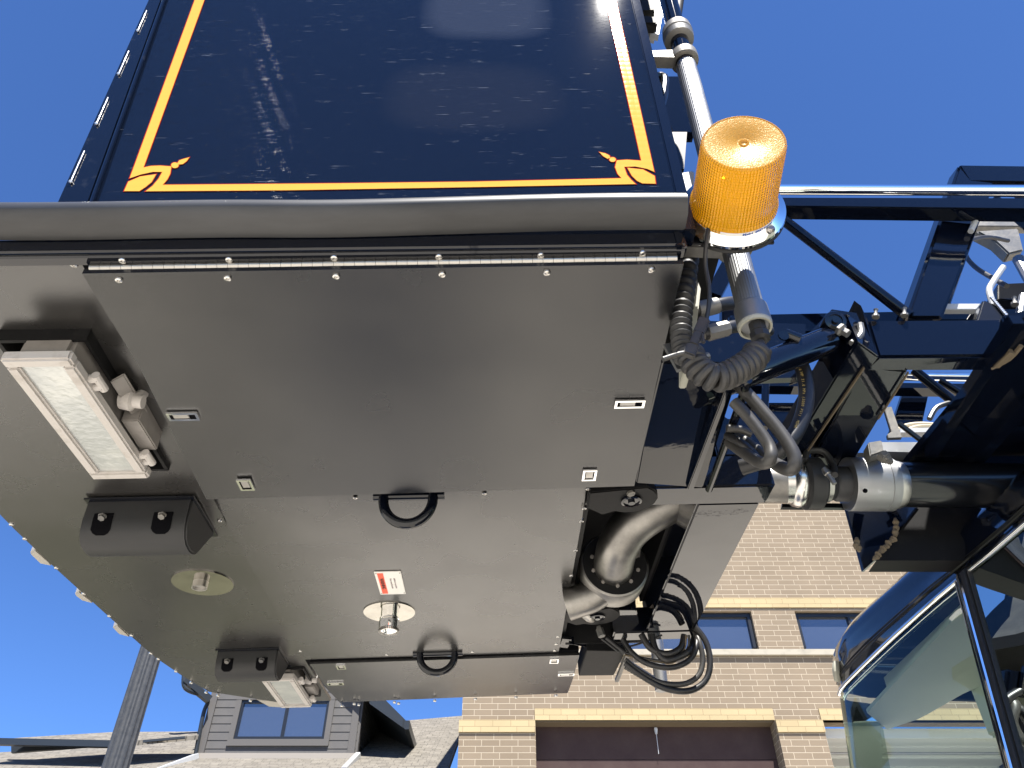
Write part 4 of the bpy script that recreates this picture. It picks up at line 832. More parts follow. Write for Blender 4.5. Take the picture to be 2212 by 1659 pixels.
# --- screws
def screw(px, py, wv=0., r=.0062):
    p = lw(px, py, wv); b = MB(); b.lathe([(r, .004), (r, .0), (r * .85, -.0028), (r * .45, -.0036), (r * .40, -.0034), (r * .40, -.001), (.0001, -.001)], (0, 0, 0), (0, 0, 1), 14, cap=False)
    global SCR
    if SCR is None:
        me_o = b.build('screw', 'bright_steel', plat); SCR = me_o; o = me_o
    else:
        b.b.free(); o = SCR.copy(); COL.objects.link(o); o.parent = plat
    o.location = p; return o
SCR = None
for x, y in ((265, 562), (495, 560), (722, 556), (948, 553.5), (1168, 550.5), (1388, 546)): screw(x, y, wf + .002)
for x, y in ((257, 604), (492, 600), (726, 596), (955, 592), (1181, 588), (1407, 582)): screw(x, y, -.0195)
for x, y in ((160, 571), (475, 1124), (767, 1074.5), (1046, 1065), (1270, 1055), (1262, 1097), (1256, 1125), (1243, 1188), (1234, 1243), (1225, 1292), (1205, 1375), (1201, 1391), (1198, 1405), (648, 1406), (835, 1414), (1020, 1408),
             (25, 1132), (54, 1163), (122, 1226), (181, 1282), (236, 1330), (284, 1372), (326, 1411), (342, 1423), (380, 1450), (413, 1475), (445, 1496), (471, 1503), (541, 1514), (650, 1526), (738, 1525)): screw(x, y, .001)
for x, y in ((765, 1521), (775, 1523), (852, 1517.5), (861, 1520), (939, 1514), (1027, 1510.5), (1115, 1507), (1201, 1503)): screw(x, y, -.002)
# --- recessed latches
def latch(px, py, du, dv, wv):
    c = lw(px, py, wv); q = MB()
    for (x, y, sx, sy) in ((0, dv / 2 - .0025, du, .005), (0, -dv / 2 + .0025, du, .005), (du / 2 - .0025, 0, .005, dv - .01), (-du / 2 + .0025, 0, .005, dv - .01)): q.box((x, y, -.0015), (sx, sy, .004))
    o = q.build('latch', 'chrome', plat); o.location = c
    q = MB(); q.box((0, 0, .0012), (du - .010, dv - .010, .0012)); q.build('latch_pocket', 'cavity_shade', o)
    q = MB(); 
    if du > dv: q.box((-.004, 0, -.0006), (du * .5, dv * .45, .003))
    else: q.box((0, -.002, -.0006), (du * .5, dv * .6, .003))
    q.build('latch_paddle', 'steel', o)
latch(396, 898, .058, .024, -.0135); latch(1360, 871, .058, .024, -.0125); latch(531, 1046, .030, .042, -.0295); latch(1273, 1025, .030, .042, -.0280)
latch(737, 1440, .030, .040, -.0085); latch(725, 1476, .058, .024, -.0065); latch(1197, 1427, .030, .040, -.0085); latch(1223, 1456, .058, .024, -.006)
# --- D-shaped tie-down rings
def dring(ul, ur, v, drop, lab):
    r = .0118; uc = (ul + ur) / 2; R_ = (ur - ul) / 2 - r
    q = MB(); pts = [V3(uc - R_, v, .012)]
    n = 20; h = drop - r - R_ * .0
    for k in range(n + 1):
        a = math.pi + math.pi * k / n; pts.append(V3(uc + R_ * math.cos(a), v, -.012 + (h - .012) * math.sin(a)))
    pts.append(V3(uc + R_, v, .012)); q.tube(pts, r, 16); o = q.build('tie_down_ring', 'gloss_black', plat, label=lab)
    q = MB(); q.tube([V3(ul - .012, v + .004, .0), V3(ur + .014, v + .004, .0)], .011, 12); q.build('ring_bar', 'gloss_black', o)
a, c_ = lw(818, 1070), lw(947, 1068); dring(a.x, c_.x, a.y, -loc(880, 1142, 1, a.y).z, 'near black tie-down ring')
a, c_ = lw(900, 1411), lw(990, 1409); dring(a.x, c_.x, a.y, -loc(945, 1461, 1, a.y).z, 'far black tie-down ring')
# --- rubber stop blocks
def block(ul, ur, v0, v1, h, lab):
    L_ = ur - ul; D = v1 - v0; q = MB()
    prof = [(.0, .0), (.0, -.45), (.03, -.70), (.10, -.88), (.20, -.97), (.34, -1), (.48, -.96), (.60, -.86), (1, -.10), (1, 0)]
    P = [V3(ul, v0 + p * D, q_ * h) for p, q_ in prof]; q.hexa(P, (L_, 0, 0))
    o = q.build('rubber_block', 'rubber_block', plat, label=lab, bevel=.004)
    # pockets on the near face, laid on as black plates for the shade inside, plus bolt
    for f in (.20, .76):
        uc = ul + L_ * f; ww = L_ * .09
        def pf(z_):
            for (p0_, q0_), (p1_, q1_) in zip(prof, prof[1:]):
                if q1_ <= z_ <= q0_ and q0_ != q1_: return v0 + D * (p0_ + (p1_ - p0_) * (z_ - q0_) / (q1_ - q0_)) - .0022
            return v0 - .0022
        zz = [-.34, -.46, -.58, -.70, -.76, -.80]; hw = [1, 1, 1, 1, .8, .45]
        L_s = [V3(uc - ww * k_, pf(z_), z_ * h) for z_, k_ in zip(zz, hw)]; R_s = [V3(uc + ww * k_, pf(z_), z_ * h) for z_, k_ in zip(zz, hw)]
        q = MB(); loft(q, [L_s, R_s]); g_ = bmesh.ops.extrude_face_region(q.b, geom=q.b.faces[:]); bmesh.ops.translate(q.b, vec=(0, .0016, 0), verts=[e_ for e_ in g_['geom'] if isinstance(e_, bmesh.types.BMVert)]); q.build('bolt_pocket', 'cavity_shade', o)
        q = MB(); q.lathe([(.010, 0), (.010, -.003), (.0075, -.003), (.0075, -.009)], V3(uc, v0 - .004, -.42 * h), (0, .5, 1), 6); q.build('bolt', 'cast_metal', o)
    q = MB(); q.hexa([V3(ul - .004, v0 - .012, -.001), V3(ur + .006, v0 - .012, -.001), V3(ur + .006, v1 + .012, -.001), V3(ul - .004, v1 + .012, -.001)], (0, 0, -.004)); q.build('mounting_plate', 'gloss_black', o)
a, c_, e = lw(192, 1082), lw(412, 1074), lw(460, 1150)
block(a.x, e.x + .003, (a.y + c_.y) / 2, e.y, -loc(300, 1196, 1, (a.y + c_.y) / 2 + .06).z, 'near black rubber stop block')
a, c_ = lw(472, 1407), lw(600, 1399)
block(a.x, c_.x, (a.y + c_.y) / 2, (a.y + c_.y) / 2 + .15, -loc(540, 1470, 1, (a.y + c_.y) / 2 + .05).z, 'far black rubber stop block')
# --- floodlights
def flood(c4, wv, well, lab, big):
    A, B, C_, D_ = [lw(*p, wv) for p in c4]    # near-left, near-right, far-right, far-left (image order TL TR BR BL)
    u0 = (A.x + D_.x) / 2; u1 = (B.x + C_.x) / 2; v0 = (A.y + B.y) / 2; v1 = (C_.y + D_.y) / 2
    cu, cv = (u0 + u1) / 2, (v0 + v1) / 2; lu_, lv_ = u1 - u0, v1 - v0
    o = MB(); 
    for (x, y, sx, sy) in ((cu, v0 + .011, lu_, .022), (cu, v1 - .011, lu_, .022), (u0 + .011, cv, .022, lv_ - .044), (u1 - .011, cv, .022, lv_ - .044)): o.box((x, y, wv + .010), (sx, sy, .022))
    root = o.build('floodlight', 'white_paint', plat, label=lab, bevel=.004)
    o = MB(); o.box((cu, cv, wv + .008), (lu_ - .04, lv_ - .04, .003)); o.build('glass', 'lens_glass', root)
    o = MB(); h = -wv + .05
    o.hexa([V3(u0 + .012, v0 + .012, wv + .02), V3(u1 - .012, v0 + .012, wv + .02), V3(u1 - .012, v1 - .012, wv + .02), V3(u0 + .012, v1 - .012, wv + .02)], [V3(.0, .006, h), V3(-.0, .006, h), V3(-.0, -.006, h), V3(.0, -.006, h)]); o.build('housing', 'housing_grey', root, bevel=.008)
    for f in (.22, .86):   # clamp ears on the right-hand side
        o = MB(); y = v0 + lv_ * f
        for dy in (-.011, .011): o.tube([V3(u1 - .006, y + dy, wv + .014), V3(u1 + .012, y + dy, wv + .016)], .008, 10)
        o.tube([V3(u1 + .012, y - .020, wv + .016), V3(u1 + .012, y + .020, wv + .016)], .0075, 10); o.build('clamp', 'white_paint', root)
    o = MB(); y = v0 + lv_ * .47; o.lathe([(.018, 0), (.020, .02), (.013, .024), (.013, .04)], V3(u1 + .004, y, wv + .05), (1, .1, -.1), 14); o.tube([V3(u1 + .03, y, wv + .05), V3(u1 + .035, y + .02, .03)], .010, 8); o.build('cable_gland', 'white_paint', root)
    o = MB(); o.box((u1 + .012, v0 + lv_ * .70, wv + .052), (.034, .10, .05)); o.hexa([V3(u1 + .01, v0 + lv_ * .3, wv + .04), V3(u1 + .03, v0 + lv_ * .3, .0), V3(u1 + .03, v0 + lv_ * .62, .0), V3(u1 + .01, v0 + lv_ * .62, wv + .04)], (0, 0, .006)); o.build('bracket', 'housing_grey', root, bevel=.003)
    x0, x1, y0, y1 = well; o = MB(); t = .007
    for (x, y, sx, sy) in ((x0, (y0 + y1) / 2, t, y1 - y0), (x1, (y0 + y1) / 2, t, y1 - y0), ((x0 + x1) / 2, y0, x1 - x0 + t, t), ((x0 + x1) / 2, y1, x1 - x0 + t, t)): o.box((x, y, .036), (sx, sy, .08))
    o.build('well_rim', 'matte_black', root)
    o = MB(); o.box(((x0 + x1) / 2, (y0 + y1) / 2, .14), (x1 - x0, y1 - y0, .004))
    for (x, y, sx, sy) in ((x0, (y0 + y1) / 2, .004, y1 - y0), (x1, (y0 + y1) / 2, .004, y1 - y0), ((x0 + x1) / 2, y0, x1 - x0, .004), ((x0 + x1) / 2, y1, x1 - x0, .004)): o.box((x, y, .10), (sx, sy, .08))
    o.build('well_box', 'cavity_shade', root)
    for k in range(4): 
        pass
flood([(2, 783), (153, 769), (318, 1034), (199, 1037)], -.058, wells[0], 'near white floodlight angled out of its well', True)
flood([(563, 1472), (636, 1463), (671, 1528), (607, 1529)], -.040, wells[1], 'far white floodlight beside the stop block', False)
# --- round plates with drain fitting and outlet
c = (lw(372, 1258) + lw(504, 1258)) / 2; rr_ = (lw(504, 1258).x - lw(372, 1258).x) / 2
b = MB(); b.lathe([(rr_, 0), (rr_, -.003), (.001, -.003)], (0, 0, 0), (0, 0, 1), 48); o = b.build('round_plate', 'mirror_disk', plat, label='polished round plate with a short stub'); o.location = c
b = MB(); b.lathe([(.020, 0), (.020, -.018), (.017, -.018), (.016, -.012)], V3(-.002, -.01, -.003), (0, 0, 1), 24); b.build('stub', 'steel', o)
c = (lw(785, 1321) + lw(897, 1321)) / 2; rr_ = (lw(897, 1321).x - lw(785, 1321).x) / 2
b = MB(); b.lathe([(rr_, 0), (rr_, -.003), (.001, -.003)], (0, 0, 0), (0, 0, 1), 48); o = b.build('round_plate', 'mirror_disk', plat, label='polished round plate carrying the chrome spray nozzle'); o.location = c
b = MB(); b.lathe([(.026, 0), (.026, -.016), (.029, -.018), (.029, -.023), (.026, -.025), (.026, -.0265), (.030, -.028), (.030, -.050), (.026, -.052), (.026, -.056), (.018, -.056), (.016, -.050), (.008, -.050), (.007, -.054)], V3(.002, .0, -.003), (0, 0, 1), 36)
nz = b.build('nozzle', 'chrome', o)
b = MB()
for k in range(32):
    a = 2 * math.pi * k / 32; b.box((0, 0, 0), (.0028, .006, .008), Matrix.Translation((.002 + .027 * math.cos(a), .027 * math.sin(a), -.0575)) @ Matrix.Rotation(a + R(90), 4, 'Z'))
b.build('nozzle_teeth', 'steel', nz)
# --- warning label (curled plate)
q4 = [lw(805.7, 1236, -.002), lw(863, 1233, -.002), lw(879, 1282, -.002), lw(824, 1284, -.002)]
lo = sum(q4, Vector()) / 4; ex_ = ((q4[1] - q4[0]) + (q4[2] - q4[3])) / 2; ey_ = ((q4[3] - q4[0]) + (q4[2] - q4[1])) / 2
LW_, LH = ex_.length, ey_.length
b = MB(); b.box((0, 0, 0), (LW_, LH, .0025)); lab = b.build('warning_plate', 'label_white', plat, bevel=.0008, label='white warning plate with orange band'); lab.location = lo
lab.rotation_euler = (0, 0, 0)
b = MB(); b.box((-LW_ * .29, 0, -.0016), (LW_ * .22, LH * .90, .0006)); b.build('orange_band', 'orange_red', lab)
b = MB()
for x in (-.44, .45):
    for y in (-.44, .44): b.lathe([(.0022, 0), (.0022, -.0012), (.0005, -.0016)], V3(x * LW_, y * LH, -.001), (0, 0, 1), 8)
b.build('rivet', 'steel', lab)
flipM = Matrix.Rotation(math.pi, 4, 'X')        # reads from below
text_mesh('WARNING', LW_ * .20, Matrix.Translation((-LW_ * .29, 0, -.0022)) @ Matrix.Rotation(R(90), 4, 'Z') @ flipM, 'wording', 'print_black', lab)
text_mesh('Never stand beneath', LW_ * .105, Matrix.Translation((LW_ * .05, 0, -.0016)) @ Matrix.Rotation(R(90), 4, 'Z') @ flipM, 'wording', 'print_grey', lab)
text_mesh('platform in operation', LW_ * .105, Matrix.Translation((LW_ * .20, 0, -.0016)) @ Matrix.Rotation(R(90), 4, 'Z') @ flipM, 'wording', 'print_grey', lab)
# --- pale lamp bodies peeping past the far edge
for pts in ([(63, 1197), (75, 1186), (108, 1215), (114, 1224), (85, 1218)], [(160, 1286), (170, 1277), (198, 1298), (204, 1305), (176, 1298)], [(243, 1358), (253, 1349), (276, 1370), (283, 1378), (255, 1370)]):
    q = [lw(x, y, .03) for x, y in pts]; b = MB(); b.hexa(q, (0, 0, .05)); pp(b, 'marker_lamp', 'pale_plastic', bevel=.004)
b = MB(); b.hexa([lw(553, 1512, .03), lw(620, 1515, .03), lw(612, 1529, .03), lw(580, 1527, .03)], (0, 0, .05)); pp(b, 'marker_lamp', 'pale_plastic', bevel=.004)
# ------------------------------------------------------------------ pivot frame on the right
def barw(pts, h, name, m, w0=0., **k): b = MB(); b.hexa([lw(x, y, w0) for x, y in pts], (0, 0, h)); return pp(b, name, m, **k)
v0, v1 = 1.470, 1.552
b = MB(); b.hexa([V3(.30, v0, 0), V3(.628, v0, 0), V3(.628, v1, 0), V3(.30, v1, 0)], (0, 0, .085)); pp(b, 'frame_cross_tube', 'frame_gloss', bevel=.005, label='near cross tube of the pivot frame')
b = MB(); b.hexa([V3(.36, 2.368, 0), V3(.636, 2.368, 0), V3(.636, 2.440, 0), V3(.36, 2.440, 0)], (0, 0, .085)); pp(b, 'frame_cross_tube', 'frame_gloss', bevel=.005, label='far cross tube of the pivot frame')
b = MB(); b.hexa([V3(.463, 1.553, .002), V3(.615, 1.553, .002), V3(.620, 2.367, .002), V3(.463, 2.367, .002)], (0, 0, .10)); pp(b, 'frame_side_tube', 'frame_gloss', bevel=.005)
b = MB(); b.hexa([V3(.463, 1.553, .106), V3(.61, 1.553, .106), V3(.50, 1.40, .30), V3(.463, 1.40, .30)], (0, .06, 0)); b.hexa([V3(.628, 1.474, .086), V3(.51, 1.474, .086), V3(.51, 1.474, .24), V3(.60, 1.474, .16)], (0, .07, 0)); pp(b, 'frame_gusset', 'gloss_black', bevel=.004)
# plate ahead of the cross tube, with rolled lip
P1 = [lw(1436, 806), lw(1608, 816), lw(1522, 1048), lw(1376, 1037)]
b = MB(); b.hexa([V3(.292, 1.058, .030), V3(.455, 1.075, .030), V3(.455, 1.462, -.008), V3(.298, 1.435, -.008)], (0, 0, .012)); pp(b, 'guard_plate', 'frame_gloss', bevel=.003, label='mirror glossy guard plate')
b = MB(); b.hexa([V3(.286, 1.02, -.002), V3(.292, 1.02, -.002), V3(.298, 1.44, -.002), V3(.292, 1.44, -.002)], (0, 0, .06)); b.hexa([V3(.415, 1.075, -.022), V3(.425, 1.075, -.022), V3(.430, 1.452, -.018), V3(.415, 1.452, -.018)], (0, 0, .03)); pp(b, 'guard_rib', 'gloss_black', bevel=.002)
b = MB(); b.tube([V3(.432, 1.07, -.012), V3(.448, 1.07, -.014), V3(.458, 1.10, -.012), V3(.470, 1.468, -.008)], .0085, 10, 3); pp(b, 'guard_lip', 'gloss_black')
# pivot ears: curved plates with pins
def ear(c, r, w0, name='pivot_ear'):
    b = MB(); P = [c + V3(-.10, -.035, 0), c + V3(.0, -.05, 0)] + [c + V3(r * math.cos(a), r * math.sin(a), 0) for a in [R(-60 + 20 * k) for k in range(10)]] + [c + V3(-.06, .07, 0), c + V3(-.10, .035, 0)]
    P = [p + V3(0, 0, w0) for p in P]; b.hexa(P, (0, 0, .03)); pp(b, name, 'matte_black', bevel=.003)
    b = MB(); b.lathe([(.024, 0), (.024, -.006), (.019, -.007), (.019, -.004), (.008, -.004), (.008, -.010)], c + V3(0, 0, w0), (0, 0, 1), 24); pp(b, 'pivot_pin', 'gloss_black')
e1 = lw(1362, 1070, .0); ear(e1, .062, -.012)
b = MB(); b.lathe([(.010, 0), (.010, -.006), (.006, -.007), (.006, -.014)], lw(1364, 1068, -.018), (.2, -.1, -1), 6); pp(b, 'bolt', 'cast_metal')
e2 = lw(1290, 1330, .0); ear(e2, .07, -.002)
b = MB(); b.lathe([(.012, .02), (.012, -.006), (.007, -.007), (.007, -.014)], lw(1296, 1362, -.01), (.2, -.1, -1), 6); pp(b, 'bolt', 'cast_metal')
b = MB(); q = [lw(1228, 1392, -.006), lw(1300, 1402, -.006), lw(1360, 1390, -.006), lw(1344, 1404, -.006), lw(1310, 1410, -.006), lw(1262, 1398, -.006)]; b.hexa(q, (0, 0, .03)); pp(b, 'pivot_ear', 'gloss_black', bevel=.002)
b = MB(); b.hexa([lw(1271, 1056, .002), lw(1310, 1054, .002), lw(1306, 1088, .002), lw(1265, 1090, .002)], (0, 0, .01)); b.hexa([lw(1215, 1380, .002), lw(1235, 1382, .002), lw(1226, 1400, .002), lw(1208, 1398, .002)], (0, 0, .01)); pp(b, 'side_tab', 'coating_door')
b = MB(); b.hexa([lw(1322, 1318, .03), lw(1375, 1318, .03), lw(1385, 1366, .03), lw(1322, 1366, .03)], (0, 0, .05)); pp(b, 'cross_plate', 'gloss_black', bevel=.002)
# dark backdrop structure above the opening (basket floor underside)
b = MB(); b.hexa([V3(.20, 1.0, .30), V3(.46, 1.0, .30), V3(.46, 3.0, .30), V3(.20, 3.0, .30)], (0, 0, .05)); b.hexa([V3(.196, 1.0, .02), V3(.196, 3.0, .02), V3(.196, 3.0, .30), V3(.196, 1.0, .30)], (.012, 0, 0)); b.hexa([V3(.455, 1.56, .10), V3(.455, 2.36, .10), V3(.455, 2.36, .30), V3(.455, 1.56, .30)], (.012, 0, 0)); b.hexa([V3(.21, 2.45, .0), V3(.46, 2.45, .0), V3(.46, 2.45, .3), V3(.21, 2.45, .3)], (0, .012, 0)); pp(b, 'subframe', 'matte_black')
b = MB(); b.hexa([lw(1372, 1140, .06), lw(1386, 1142, .06), lw(1380, 1250, .06), lw(1370, 1262, .06)], (0, 0, .02)); pp(b, 'strap', 'cast_metal')
# --- waterway elbow and round flange
fc = lv(1328, 1218, 1.95); fax = V3(-.03, 1, .02).normalized()
b = MB(); b.lathe([(.001, .0), (.094, .0), (.097, .003), (.097, .075), (.091, .080), (.001, .080)], fc, fax, 64); fo = pp(b, 'water_manifold', 'brushed', label='round steel water manifold', sharp=50)
b = MB(); b.lathe([(.001, -.0015), (.090, -.0015), (.090, .002)], fc, fax, 64); b.build('flange_face', 'matte_black', fo)
fu = fax.cross(V3(0, 0, 1)).normalized(); fw = fu.cross(fax)
b = MB()
for k in range(10):
    a = R(270 + 36 * k); q = fc + (fu * math.cos(a) + fw * math.sin(a)) * .066; b.lathe([(.0055, 0), (.0055, -.006), (.003, -.006), (.003, -.009)], q, fax, 8)
b.build('flange_bolt', 'housing_grey', fo)
pe = [lv(1326, 1225, 1.96), lv(1326, 1215, 1.92), lv(1336, 1178, 1.86), lv(1366, 1135, 1.81), lv(1420, 1098, 1.77), lv(1500, 1066, 1.74), lv(1620, 1046, 1.72), lv(1700, 1045, 1.70)]
b = MB(); b.tube(pe, [.055, .055, .056, .057, .057, .055, .052, .050], 40, 6); b.build('water_elbow', 'brushed', fo)
b = MB(); b.tube([lv(1310, 1270, 2.0), lv(1275, 1290, 2.02), lv(1225, 1305, 2.04)], [.04, .044, .046], 28, 3); b.build('water_branch', 'brushed', fo)
b = MB(); b.tube([lw(1252, 1318, .02), lw(1272, 1332, .0), lw(1278, 1336, .01)], [.014, .016, .013], 16, 3); b.build('drain_plug', 'steel', fo)
b = MB(); q = lw(1298, 1292, .03); b.lathe([(.005, 0), (.006, -.006), (.003, -.008)], q, (.2, -.9, -.5), 7); b.build('drain_screw', 'matte_black', fo)
# --- under-slung box and lower hoses at the far right
b = MB(); b.hexa([lw(1268, 1405, -.02), lw(1352, 1407, -.02), lw(1326, 1459, -.02), lw(1250, 1460, -.02)], (0, 0, .06)); bx = pp(b, 'valve_box', 'matte_black', bevel=.002, label='small dark box under the far corner')
b = MB(); b.beam(lw(1356, 1410, -.03), lw(1332, 1470, -.03), .012, .012); b.build('flange', 'cast_metal', bx)
b = MB()
p0, p1 = lw(1352, 1434, .0), lw(1432, 1484, .02); n = 26
pr_ = [(.0155 + (.003 if k % 2 else -.002), (p1 - p0).length * k / n) for k in range(n + 1)]
b.lathe(pr_, p0, p1 - p0, 16); pp(b, 'corrugated_conduit', 'rubber_block', label='short corrugated conduit')
def hose(pts, r, m='hose_black', name='hose', wd=None, sm=6, seg=12, lab=None):
    q = [lv(x, y, d) for x, y, d in pts]; b = MB(); b.tube(q, r, seg, sm); return pp(b, name, m, label=lab)
D = 2.36
hose([(1500, 1352, D), (1524, 1385, D), (1534, 1430, D), (1524, 1470, D), (1490, 1492, D), (1440, 1488, D), (1390, 1462, D), (1350, 1432, D)], .0095)
hose([(1495, 1355, D + .03), (1510, 1385, D), (1518, 1425, D), (1508, 1460, D), (1475, 1478, D), (1425, 1474, D), (1378, 1448, D), (1350, 1425, D)], .0085, 'hose_grey')
hose([(1500, 1350, D + .06), (1505, 1390, D), (1490, 1425, D), (1450, 1442, D), (1400, 1434, D), (1365, 1410, D), (1345, 1380, D)], .009)
hose([(1478, 1372, D), (1470, 1400, D), (1440, 1413, D), (1405, 1400, D), (1385, 1370, D)], .0105)
hose([(1500, 1375, D + .05), (1492, 1402, D), (1465, 1420, D), (1435, 1425, D), (1415, 1400, D), (1408, 1370, D)], .0105)
hose([(1488, 1372, D - .02), (1486, 1400, D), (1460, 1426, D), (1400, 1424, D), (1345, 1408, D)], .004, 'hose_black', 'cable')
hose([(1482, 1372, D - .02), (1478, 1402, D), (1452, 1432, D), (1395, 1424, D), (1350, 1415, D)], .003, 'sealant', 'cable')
hose([(1430, 1372, D), (1400, 1384, D), (1370, 1394, D), (1350, 1398, D)], .003, 'hose_black', 'cable')
hose([(1310, 1378, D), (1330, 1394, D), (1350, 1410, D)], .009); hose([(1300, 1380, D), (1316, 1392, D), (1336, 1408, D)], .004, 'hose_black', 'cable')
# far grab rail seen through the hoses
b = MB(); b.tube([lv(1413, 1340, 2.6), lv(1430, 1492, 2.6)], .022, 32, prof=lambda k: 1 + .02 * (k % 2)); pp(b, 'grab_rail', 'aluminium', label='far ribbed aluminium grab rail')
# ------------------------------------------------------------------ beacon on the corner
BA = lv(1581, 458, .765); top_ = lv(1607, 306, .622)
ax_ = (top_ - BA); H_ = ax_.length - .014; ax_ = ax_.normalized(); RB = .0625
bm = MB(); bm.lathe([(.001, .0), (.083, .0), (.086, .003), (.085, .007), (.076, .012), (.072, .016), (.068, .018)], BA, ax_, 64); bc = pp(bm, 'beacon', 'chrome', label='amber strobe beacon on a chrome flange')
q = MB(); q.lathe([(.070, 0), (.0705, .010), (.0690, .0115), (.0675, .014), (.0670, .016), (RB + .0005, H_ - .006), (RB - .0005, H_ - .002), (RB - .004, H_)], (0, 0, 0), (0, 0, 1), 96, cap=False)
dome = q.build('lens', 'amber', bc); dome.location = BA + ax_ * .014; dome.rotation_mode = 'QUATERNION'; dome.rotation_quaternion = ax_.to_track_quat('Z', 'Y')
q = MB(); q.lathe([(.0001, -.0025), (.004, -.002), (.006, 0), (.008, -.0015), (.012, -.0015), (.0145, -.0003), (RB - .003, .0)], BA + ax_ * (.014 + H_ - .0006), ax_, 64, cap=False); q.build('lens_cap', 'amber_top', bc)
q = MB(); q.lathe([(.05, .016), (.05, .03), (.02, .035), (.018, .09), (.001, .092)], BA, ax_, 24); q.build('strobe_tube', 'white_paint', bc)
q = MB(); q.lathe([(.080, -.001), (.086, -.003), (.086, -.007), (.001, -.007)], BA, ax_, 48); q.build('gasket', 'rubber_block', bc)
# sticker wrapped on the base ring
u_ = ax_.cross(V3(0, 0, 1)).normalized(); w_ = u_.cross(ax_).normalized()
def on_ring(a, t, r=.0712): return BA + ax_ * t + (u_ * math.cos(a) + w_ * math.sin(a)) * r
q = MB(); n = 24; a0_, a1_ = R(-118), R(-42)
if u_.x < 0: a0_, a1_ = R(180 + 118), R(180 + 42)
rows = [[on_ring(a0_ + (a1_ - a0_) * k / n, t) for k in range(n + 1)] for t in (.0150, .0235)]
loft(q, rows); st = q.build('sticker', 'label_white', bc)
txt = 'Model 200D Series'
for k, ch in enumerate(txt):
    if ch == ' ': continue
    a = a0_ + (a1_ - a0_) * (.40 + .55 * k / (len(txt) - 1)); p = on_ring(a, .0192, .0716); tx = (on_ring(a + (a1_ - a0_) * .01, .0192, .0716) - p).normalized(); nrm = (p - (BA + ax_ * .0192)).normalized(); ty = nrm.cross(tx)
    M = Matrix((tx, ty, nrm)).transposed().to_4x4(); M.translation = p
    text_mesh(ch, .0074, M, 'sticker_wording', 'print_blue', st, .0001, bold=.0002)
for a in (R(-128), R(5)):
    q = MB(); p = on_ring(a, .013, .078); q.lathe([(.006, 0), (.006, .003), (.0045, .006), (.002, .006)], p, ax_, 12); q.build('flange_screw', 'steel', bc)
# beacon shelf and wire
b = MB(); b.hexa([V3(.29, BA.y + .014, BA.z - .06), V3(.44, BA.y + .014, BA.z - .06), V3(.44, BA.y + .014, BA.z + .06), V3(.29, BA.y + .014, BA.z + .06)], (0, .006, 0)); pp(b, 'beacon_bracket', 'cab_black', bevel=.001)
hose([(1532, 486, .755), (1525, 530, .77), (1524, 575, .79), (1532, 620, .80), (1531, 660, .81), (1524, 700, .82)], .0035, 'hose_black', 'beacon_wire')
c0_, c1_ = lv(1522, 690, .80), lv(1487, 770, .80)
b = MB(); b.beam(c0_, c0_.lerp(c1_, .42), .017, .012, (0, 1, 0)); b.beam(c0_.lerp(c1_, .40), c0_.lerp(c1_, .75), .013, .016, (0, 1, 0)); b.beam(c0_.lerp(c1_, .72), c1_, .018, .012, (0, 1, 0)); b.box(c0_.lerp(c1_, .6) + V3(.01, -.006, 0), (.006, .006, .02)); pp(b, 'wire_connector', 'cable_grey', bevel=.002)
# ------------------------------------------------------------------ near grab rail
RV = .86
ra, rb = lv(1428, -60, RV), lv(1631, 705, RV); rtop = ext_up(rb, ra, 1.6)
b = MB(); b.tube([rb, ext_up(rb, ra, .74)], .0225, 64, prof=lambda k: 1.0 - .035 * (k % 2)); gr = pp(b, 'grab_rail', 'aluminium', label='near ribbed aluminium grab rail')
b = MB(); b.tube([ext_up(rb, ra, .74), rtop], .0215, 32); b.build('rail_sleeve', 'boom_navy', gr)
axr = (rtop - rb).normalized(); nrm_ = (lv(1500, 500, RV) - (FI @ CAMP)).normalized()
b = MB(); b.lathe([(.022, .045), (.0272, .038), (.0278, .0), (.0255, -.003), (.0255, .006), (.001, .006)], rb, axr, 40); b.build('end_cap', 'aluminium', gr)
b = MB(); b.lathe([(.0280, .002), (.0268, -.005), (.0232, -.005), (.0225, .001)], rb, axr, 40, cap=False); b.build('cap_gasket', 'cream_plastic', gr)
b = MB(); b.lathe([(.014, .004), (.014, -.016), (.011, -.018), (.016, -.020), (.016, -.032), (.010, -.036)], rb + V3(.002, -.004, 0), axr, 8); b.build('cable_gland', 'rubber_block', gr)
for wv_, lb in ((.285 * 0 + lv(1575, 532, RV).z, 1), (lv(1462, 128, RV).z, 0)):
    c = ext_up(rb, ra, wv_); b = MB(); b.lathe([(.0235, -.016), (.031, -.014), (.032, .0), (.031, .014), (.0235, .016)], c, axr, 32)
    b.hexa([c + V3(-.025, -.014, -.018), c + V3(-.025, -.014, .018), V3(.30, RV - .014, wv_ + .012), V3(.30, RV - .014, wv_ - .012)], (0, .028, 0)); b.build('rail_bracket', 'cast_metal', gr, bevel=.002)
c = ext_up(rb, ra, lv(1447, 75, RV).z)
b = MB(); b.lathe([(.024, -.035), (.034, -.03), (.036, -.012), (.033, -.008), (.036, -.004), (.034, .02), (.024, .03)], c, axr, 36); b.build('rail_collar', 'cast_metal', gr)
